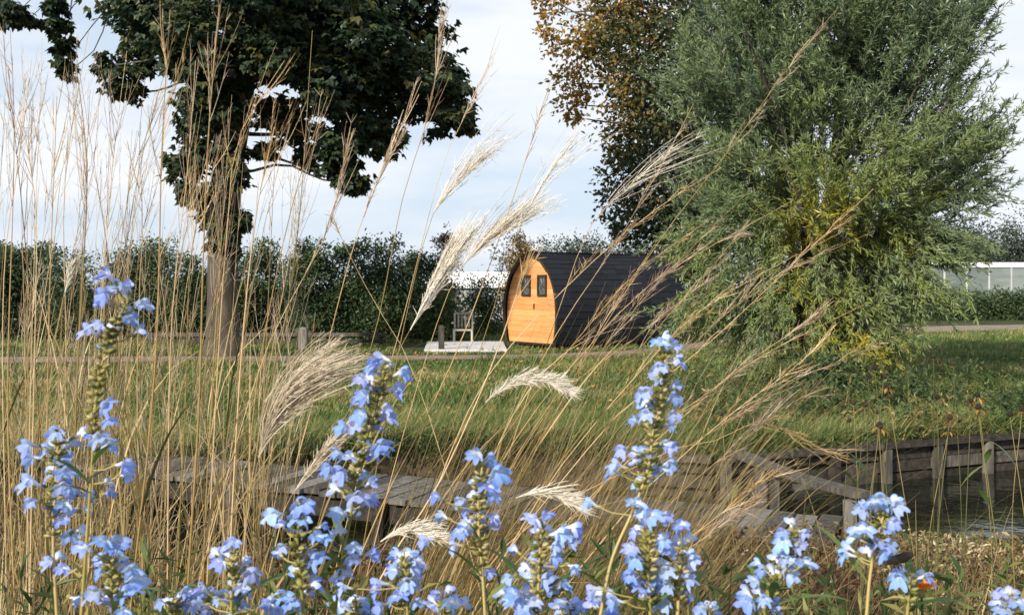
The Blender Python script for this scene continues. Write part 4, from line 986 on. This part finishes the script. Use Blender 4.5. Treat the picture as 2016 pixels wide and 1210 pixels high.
def spindle(mb, pos, d, L, R, r=None):
    """small pointed calyces"""
    n = len(pos); d = norm(d); s = norm(np.cross(d, rng.normal(size=(n, 3)))); q = np.cross(d, s); k = 5
    ring = []
    for f, rr in ((0, .35), (.35, 1), (.75, .85), (1, .15)):
        for j in range(k):
            a = j / k * 6.283; ring.append(pos + d * (L * f)[:, None] + (s * math.cos(a) + q * math.sin(a)) * (R * rr)[:, None])
    V = np.stack(ring, 1); b = np.arange(n)[:, None, None] * 20 + np.arange(3)[None, :, None] * k; j = np.arange(k)[None, None]; j2 = (j + 1) % k
    Fq = np.stack([b + j, b + j2, b + k + j2, b + k + j], -1).reshape(-1, 4)
    if r is None: r = rng.random(n)
    mb.add(V, Fq, np.repeat(r, 15))
def flower(stem_px, d, florets, label, spike_from=0.0, spike_to=.6, group=None, extra=6, leaves_n=3, dens=1.0, cone=True):
    """stem_px from the tip downwards; florets (x, y[, size]) as seen in the photograph"""
    p = [P(x, y, d + .004 * i) for i, (x, y) in enumerate(stem_px)]
    g = np.array([p[-1][0] + .06 * rng.normal(), d + .05, -.01])
    mid = p[-1] * .5 + g * .5 + [rng.normal() * .02, 0, 0]
    t = thing('blue_flower_spike', label, 'flower', g, group)
    vis = smooth_path(p, 40); q = np.vstack([vis, smooth_path([p[-1], mid, g], 12)[1:]])
    mb = MB(); tubes(mb, q, np.interp(np.arange(len(q)), [0, 39, 50], [.0008, .0017, .0026]), 6)
    fl = [(f[0], f[1], f[2] if len(f) > 2 else 42) for f in florets]
    ys = [f[1] for f in fl]
    for k in range(extra * 2 + 4):
        yy = rng.uniform(min(ys), max(ys)); j = np.argmin(abs(np.array([HY - (v_[2] - EYE) / v_[1] * F_PX for v_ in vis]) - yy)); xx = CX + vis[j][0] / vis[j][1] * F_PX
        fl.append((xx + rng.normal() * 20, yy, 34 + 8 * rng.random(), 1))
    calp, cald = [], []
    vy = np.array([HY - (v_[2] - EYE) / v_[1] * F_PX for v_ in vis])
    for f in fl:
        back = len(f) > 3
        c = P(f[0], f[1], d + rng.normal() * .008); j = int(np.argmin(np.abs(vy - (f[1] + 10))))
        s = vis[j]; c[1] = s[1] + (.016 if back else rng.normal() * .010 - .004)
        h = c - s; h[1] += (rng.random() * .02 if back else -rng.random() * .022 - .004); h[2] *= .35
        h = h / max(np.linalg.norm(h), 1e-6)
        sc = f[2] / F_PX * d / .0265 * (.74 + .4 * rng.random())
        o_ = c - h * .016 * sc
        tubes(mb, np.array([s, s * .4 + o_ * .6 - [0, 0, .002], o_]), np.array([.0008, .0008, .0009]), 4)
        calp.append(o_ - h * .004); cald.append(h + [0, 0, .25])
        fo = bpy.data.objects.new('floret', FL[rng.integers(0, 6)]); C.objects.link(fo)
        fo.parent = t; fo.matrix_parent_inverse = Matrix.Translation(-Vector(t.location))
        zax = np.array([0, 0, 1.]); yax = norm(np.cross(zax, h)); zz = np.cross(h, yax)
        roll = rng.normal() * .35; y2 = yax * math.cos(roll) + zz * math.sin(roll); z2 = np.cross(h, y2)
        pit = rng.normal() * .25; h2 = h * math.cos(pit) + z2 * math.sin(pit); z3 = np.cross(h2, y2)
        R3 = Matrix((h2, y2, z3)).transposed().to_4x4()
        fo.matrix_basis = Matrix.Translation(Vector(o_)) @ R3 @ Matrix.Scale(float(sc), 4)
    mb.build('stem', M['salvia_stem'], t, smooth=True)
    # whorls of calyces up the spike
    cb = MB(); i1 = int(39 * spike_to); i0 = int(39 * spike_from)
    seg = np.r_[0, np.cumsum(np.linalg.norm(np.diff(vis, axis=0), axis=1))]
    s = seg[i0]; 
    PP, DD, LL = [], [], []
    while s < seg[i1]:
        c = np.array([np.interp(s, seg, vis[:, k]) for k in range(3)]); near_tip = min((s - seg[i0]) / .03 + .35, 1)
        ph = rng.random() * 6.28
        for k in range(6):
            a = ph + k * 1.047 + rng.normal() * .15
            dd = np.array([math.cos(a), math.sin(a), .55 + .25 * rng.normal()]); PP.append(c + dd * .0012); DD.append(dd); LL.append(.0085 * near_tip * (.8 + .4 * rng.random()))
        s += (.0075 + .004 * rng.random()) * (.55 + .45 * near_tip) / dens
    PP += calp; DD += cald; LL += [.0075] * len(calp); LL = np.array(LL)
    spindle(cb, np.array(PP), np.array(DD), LL, LL * .24)
    cb.build('calyces', M['calyx'], t, smooth=True, kind='stuff')
    for k in range(leaves_n):
        i = rng.integers(int(39 * spike_to) - 1, len(q) - 4); az = rng.random() * 6.28
        pts = arcs(q[i][None], np.array([az]), np.array([.7 + .5 * rng.random()]), np.array([.05 + .05 * rng.random()]), 7, .9)
        lb = MB(); ribbons(lb, pts, np.interp(np.linspace(0, 1, 7), [0, .4, 1], [.002, .010, .001])[None], np.array([[-math.sin(az), math.cos(az), .1]])); lb.build('leaf', M['greenleaf'], t)
    return t
rng = np.random.default_rng(201)
GF = 'low blue flower spikes in the foreground'
flower([(246, 600), (225, 650), (200, 720), (188, 800), (182, 900), (175, 1000), (160, 1210)], .98,
       [(215, 550, 50), (195, 575, 50), (232, 582, 50), (242, 566), (205, 597), (272, 605, 44), (268, 628, 44), (205, 640, 46), (165, 662, 54), (217, 800), (212, 828, 46), (205, 868, 48), (175, 872), (200, 888), (236, 922, 52), (230, 948, 48), (190, 988)],
       'tallest blue flower spike, its green middle bare of blooms, among brown grass', .02, .62, None, 2, 4, 1.3)
flower([(118, 835), (112, 900), (108, 980), (105, 1080), (112, 1210)], 1.0,
       [(116, 855, 54), (66, 875, 48), (80, 893, 46), (42, 905, 50), (116, 916, 48), (137, 936, 52), (130, 957, 52), (75, 945), (42, 962, 54), (125, 982, 48), (120, 1002, 44), (66, 985), (98, 1008), (106, 1045, 46), (122, 1070, 40), (80, 1115), (122, 1128), (126, 1190), (150, 955, 46), (155, 985)],
       'crowded blue flower spike with wide side blooms beside the tallest spike', .0, .7, None, 5)
flower([(216, 1078), (218, 1130), (222, 1210)], .95, [(168, 1086, 50), (202, 1070, 54), (238, 1086, 50), (190, 1130, 50), (245, 1135, 46), (206, 1160, 50), (262, 1150, 58), (265, 1174, 46), (200, 1200), (255, 1200)], 'blue flower spike with domed top between brown grass stems', 0, .9, None, 4)
flower([(462, 1075), (458, 1130), (455, 1210)], 1.0, [(465, 1068, 48), (436, 1110), (500, 1120, 50), (490, 1150), (455, 1165), (476, 1168), (390, 1170, 46), (382, 1195), (465, 1200), (420, 1190)], 'low blue flower spike in front of the dark water under the footbridge', 0, .9, GF, 3)
flower([(758, 715), (745, 790), (722, 860), (700, 930), (690, 1020), (670, 1120), (660, 1210)], 1.0,
       [(740, 706, 50), (735, 732, 46), (715, 752, 46), (737, 772), (797, 740, 54), (786, 766, 52), (710, 786, 46), (700, 802), (765, 820, 44), (766, 836), (706, 826), (664, 852, 46), (700, 852), (736, 850), (750, 880, 46), (750, 906, 50), (655, 905, 46), (666, 930, 52), (660, 950, 50), (682, 915), (640, 930), (700, 985, 46), (726, 970, 50), (732, 990, 46), (726, 1006), (690, 1092, 46), (686, 1120), (730, 1110, 44), (670, 1150), (662, 1015, 50)],
       'tall blue flower spike standing beside the beige fan plume', .02, .62, None, 4, 4, 1.2)
flower([(592, 985), (586, 1060), (592, 1140), (598, 1210)], .97, [(540, 1012, 54), (600, 995, 54), (590, 1028, 48), (640, 1075, 46), (620, 1078, 44), (622, 1112, 50), (570, 1060), (616, 1165, 46), (575, 1176, 46), (640, 1040), (560, 1200)], 'blue flower spike against the black shadow under the footbridge', 0, .8, None, 5)
flower([(796, 1085), (798, 1140), (802, 1210)], 1.02, [(770, 1105), (770, 1136, 48), (815, 1130, 46), (800, 1152, 50), (816, 1156, 46), (736, 1155, 48), (745, 1190, 46), (790, 1176, 48), (822, 1192), (680, 1145)], 'low blue flower spike below the short cream plume', 0, .9, None, 4)
flower([(952, 905), (942, 970), (943, 1050), (950, 1130), (955, 1210)], 1.02, [(930, 906, 52), (970, 915, 46), (985, 936, 54), (960, 965), (970, 986, 46), (905, 990), (852, 990, 50), (915, 1015), (862, 1030, 46), (910, 1045, 44), (905, 1060), (970, 1030, 46), (976, 1046, 44), (890, 1080, 46), (830, 1072), (960, 1136, 40)], 'slender blue flower spike before the flat cream plume', 0, .75, None, 3)
flower([(1066, 1035), (1062, 1100), (1058, 1210)], 1.0, [(1045, 1030, 46), (1055, 1086, 46), (1090, 1035, 52), (1106, 1050, 50), (1095, 1076, 46), (1116, 1070, 46), (1130, 1100, 46), (1096, 1100), (1080, 1145, 50), (1110, 1160, 50), (1000, 1130, 44), (1000, 1180, 54), (1020, 1192, 46), (1052, 1192), (1138, 1045), (1128, 1062), (1086, 1176)], 'bushy blue flower spike right of the flat cream plume', 0, .85, None, 5)
flower([(1312, 672), (1305, 760), (1286, 850), (1276, 920), (1248, 1000), (1205, 1100), (1182, 1210)], 1.0,
       [(1292, 678, 44), (1322, 672, 52), (1336, 695, 46), (1336, 716, 48), (1290, 716, 40), (1280, 755, 52), (1265, 772, 50), (1336, 765, 48), (1262, 788, 46), (1330, 795, 44), (1330, 830, 42), (1320, 842, 44), (1266, 815), (1246, 840, 48), (1220, 880, 48), (1312, 885, 52), (1322, 878), (1266, 905, 46), (1290, 930, 48), (1325, 920), (1212, 930, 50), (1203, 940, 44), (1160, 1010, 54), (1250, 1000, 46), (1262, 1020)],
       'tall blue flower spike rising in front of the willow and cabin end', .02, .62, None, 2, 4, 1.2)
flower([(1282, 1025), (1276, 1100), (1280, 1210)], .98, [(1290, 1030, 52), (1316, 1026, 46), (1240, 1080, 54), (1246, 1096, 48), (1300, 1060, 46), (1310, 1090, 48), (1252, 1060, 46), (1285, 1140), (1256, 1160), (1240, 1130), (1205, 1190, 46), (1165, 1170, 46), (1230, 1110)], 'dense blue flower spike in front of the grey footbridge boards', 0, .9, None, 5)
flower([(1342, 1080), (1338, 1140), (1334, 1210)], 1.0, [(1340, 1042, 46), (1350, 1050, 42), (1310, 1120, 46), (1365, 1096, 46), (1370, 1112, 44), (1310, 1150, 46), (1290, 1180, 48), (1302, 1192, 46), (1360, 1150)], 'blue flower spike with olive tip at the edge of the straw fan', 0, .9, None, 3)
flower([(1562, 1035), (1555, 1090), (1530, 1150), (1505, 1210)], 1.02, [(1535, 1050, 44), (1580, 1045, 44), (1535, 1070, 48), (1540, 1090, 46), (1575, 1082), (1545, 1105), (1570, 1110), (1555, 1130, 42), (1510, 1130, 42), (1490, 1165, 52), (1525, 1195, 54), (1475, 1195, 50), (1500, 1180, 46), (1562, 1140, 42)], 'leaning blue flower spike with red brown plants behind', 0, .8, None, 4)
flower([(1748, 985), (1735, 1030), (1722, 1080), (1712, 1140), (1706, 1210)], .98, [(1730, 985, 52), (1710, 1000, 50), (1700, 1012, 46), (1770, 1005, 50), (1745, 1020, 44), (1746, 1046, 48), (1700, 1060, 56), (1746, 1076, 50), (1752, 1092, 46), (1676, 1105, 48), (1722, 1072)], 'blue flower spike before dark ditch water with a bee beneath', 0, .5, None, 3)
flower([(1792, 1120), (1790, 1160), (1786, 1210)], 1.0, [(1766, 1140, 50), (1822, 1138, 48)], 'small blue flower spike beside the orange bloom', 0, .8, None, 0)
flower([(1992, 1172), (1990, 1210)], .98, [(1985, 1185, 50), (2005, 1196, 48), (1970, 1202)], 'blue flower spike before the pale dry plants on the bank', 0, .9, None, 1)
for k, (x, y) in enumerate(((340, 1165), (410, 1160), (545, 1165), (700, 1175), (870, 1170), (1030, 1170), (1120, 1180), (1190, 1170), (1395, 1190))):
    flower([(x, y), (x + 3, y + 25), (x + 5, 1250)], 1.05 + .14 * rng.random(), [(x - 15, y + 15), (x + 14, y + 22, 46), (x + 2, y + 38, 46)], 'short blue flower spike showing only its top among the taller spikes', 0, .9, GF + ', short', 2, 2)

def bed_foliage():
    mb = MB(); N = 210
    d = 1.15 + .75 * rng.random(N); px = -40 + 2100 * rng.random(N) ** .9; x = (px - CX) / F_PX * d
    top = EYE + (HY - (1215 - 135 * rng.random(N) ** 1.5)) / F_PX * d
    pts = arcs(np.c_[x, d, np.zeros(N)], rng.random(N) * 6.28, .02 + .06 * rng.random(N), top, 9, rng.random(N) * .15)
    r = np.clip(.4 + .28 * rng.normal(size=N), 0, 1)
    tubes(mb, pts, np.broadcast_to(np.linspace(.0018, .0008, 9), (N, 9)), 4, r)
    K = 22; i = np.repeat(np.arange(N), K); n = N * K; t = .74 + .26 * rng.random(n); q = t * 8; a = np.minimum(q.astype(int), 7); f = (q - a)[:, None]
    pos = pts[i, a] * (1 - f) + pts[i, a + 1] * f; dr = norm(rng.normal(size=(n, 3)) + [0, 0, .45])
    leaves(mb, pos, dr, rng.normal(size=(n, 3)) * .5 + [0, 0, 1], .022 + .03 * rng.random(n), .005 + .006 * rng.random(n), np.clip(r[i] + .2 * rng.normal(size=n), 0, 1))
    o = mb.build('bed_foliage', M['bed'], kind='stuff'); tag(o, 'narrow green and yellowing leaves between the stems of the blue flowers', 'foliage')
rng = np.random.default_rng(301)
bed_foliage()

# ------------------------------------------------------------------ wilted coneflowers, orange bloom, bumblebee
def coneflower(x, y, d, lab, petals, lean=0):
    c = P(x, y, d); g = np.array([c[0] + lean + rng.normal() * .05, d + rng.normal() * .05, -.01])
    t = thing('coneflower', lab, 'flower', g, 'wilted coneflowers by the ditch')
    q = smooth_path([g, (g * .4 + c * .6) + [rng.normal() * .03, 0, 0], c], 14); mb = MB(); tubes(mb, q, np.linspace(.0020, .0012, 14), 5); mb.build('stem', M['conestem'], t, smooth=True)
    mb = MB(); k = 8; V = []; R = .0085 + .003 * rng.random()
    for f, rr in ((-.5, .55), (-.1, 1), (.5, .9), (1.0, .55), (1.25, .08)):
        for j in range(k): a = j / k * 6.283; V.append(c + np.array([math.cos(a) * R * rr, math.sin(a) * R * rr, f * R]))
    mb.add(np.array(V), [[i * k + j, i * k + (j + 1) % k, (i + 1) * k + (j + 1) % k, (i + 1) * k + j] for i in range(4) for j in range(k)]); sh = mb.build('seed_head', M['seedhead'], t, smooth=True)
    for j in range(petals):
        a = j / max(petals, 1) * 6.283 + rng.normal() * .2; dv = np.array([[math.cos(a), math.sin(a), -.5 - .5 * rng.random()]])
        lb = MB(); leaves(lb, (c + dv * R * .8), dv, np.array([[0, 0, 1.]]), .022 + .012 * rng.random(), .009, None, .1); lb.build('petal', M['wiltpetal'], sh)
    for j in range(1):
        i = rng.integers(3, 11); a = rng.random() * 6.28; pts = arcs(q[i][None], np.array([a]), np.array([.6]), np.array([.09 + .06 * rng.random()]), 6, 1.0)
        lb = MB(); ribbons(lb, pts, np.interp(np.linspace(0, 1, 6), [0, .4, 1], [.004, .022, .002])[None], np.array([[-math.sin(a), math.cos(a), .1]])); lb.build('leaf', M['greenleaf'], t)
BARE = 'bare black coneflower seed head on a thin stem by the ditch'
PET = 'wilting coneflower with dark centre and drooping yellow brown petals by the ditch'
for i, (x, y, pt) in enumerate([(1722, 725, 0), (1710, 740, 0), (1740, 742, 0), (1746, 760, 6), (1752, 782, 0), (1704, 797, 8), (1680, 793, 0), (1732, 838, 8), (1728, 812, 0), (1672, 828, 0), (1838, 702, 0), (1877, 717, 0), (1612, 756, 0), (1924, 778, 7), (1912, 790, 6), (1926, 802, 6), (1845, 782, 0), (1988, 816, 0), (2012, 806, 7), (1870, 822, 6), (1868, 846, 7), (1420, 815, 6)]):
    coneflower(x, y, 3.3 + rng.uniform(-.3, .5), PET if pt else BARE, pt, rng.normal() * .06)
def marigold():
    c = P(1814, 1160, 1.06); g = np.array([c[0] + .03, 1.1, -.01])
    t = thing('orange_flower', 'single orange bloom tucked under a small blue flower spike', 'flower', g)
    q = smooth_path([g, g * .5 + c * .5 + [.01, 0, 0], c], 12); mb = MB(); tubes(mb, q, np.linspace(.0022, .0013, 12), 5); mb.build('stem', M['greenleaf'], t, smooth=True)
    for ring, (n, L, tilt) in enumerate(((11, .017, .45), (9, .013, 1.1))):
        for j in range(n):
            a = j / n * 6.283 + ring * .3; dv = np.array([[math.cos(a), math.sin(a), tilt + rng.normal() * .1]])
            lb = MB(); leaves(lb, c[None] + dv * .002, dv, np.array([[0, 0, 1.]]), L, .008, None, .15); lb.build('petal', M['marigold'], t)
    mb = MB(); spindle(mb, c[None] - [0, 0, .008], np.array([[0, 0, 1.]]), np.array([.010]), np.array([.005])); mb.build('calyx', M['calyx'], t)
marigold()
def bumblebee():
    c = P(1762, 1102, .975)
    t = thing('bumblebee', 'black bumblebee clinging under a blue flower spike over the ditch', 'bee', c)
    ax = norm(np.array([.75, -.2, .35])); sd_ = norm(np.cross(ax, [0, 0, 1])); up = np.cross(sd_, ax)
    def ell(cc, a, b, mat, nm):
        mb = MB(); n, k = 7, 10; V = []
        for i in range(n):
            th = math.pi * (i + .02) / (n - 1 + .04); 
            for j in range(k): ph = j / k * 6.283; V.append(cc + ax * math.cos(th) * a + (sd_ * math.cos(ph) + up * math.sin(ph)) * math.sin(th) * b)
        mb.add(np.array(V), [[i * k + j, i * k + (j + 1) % k, (i + 1) * k + (j + 1) % k, (i + 1) * k + j] for i in range(n - 1) for j in range(k)]); return mb.build(nm, mat, t, smooth=True)
    ell(c, .0052, .0046, M['bee'], 'thorax'); ell(c + ax * .0075, .0068, .0052, M['bee'], 'abdomen'); ell(c + ax * .0135, .003, .0035, M['beerust'], 'tail'); ell(c - ax * .0062, .0026, .0026, M['bee'], 'head')
    for s in (-1, 1):
        mb = MB(); leaves(mb, (c + up * .004)[None], (ax * .8 + sd_ * s * .7 + up * .35)[None], up[None], .012, .0045, None, .05); mb.build('wing', M['greyglass'], t)
        for k in range(3):
            a = c - ax * .003 + ax * .003 * k; mb = MB(); tubes(mb, np.array([a, a + sd_ * s * .006 - up * .003, a + sd_ * s * .007 - up * .009]), np.array([.0006, .0005, .0003]), 4); mb.build('leg', M['bee'], t)
bumblebee()
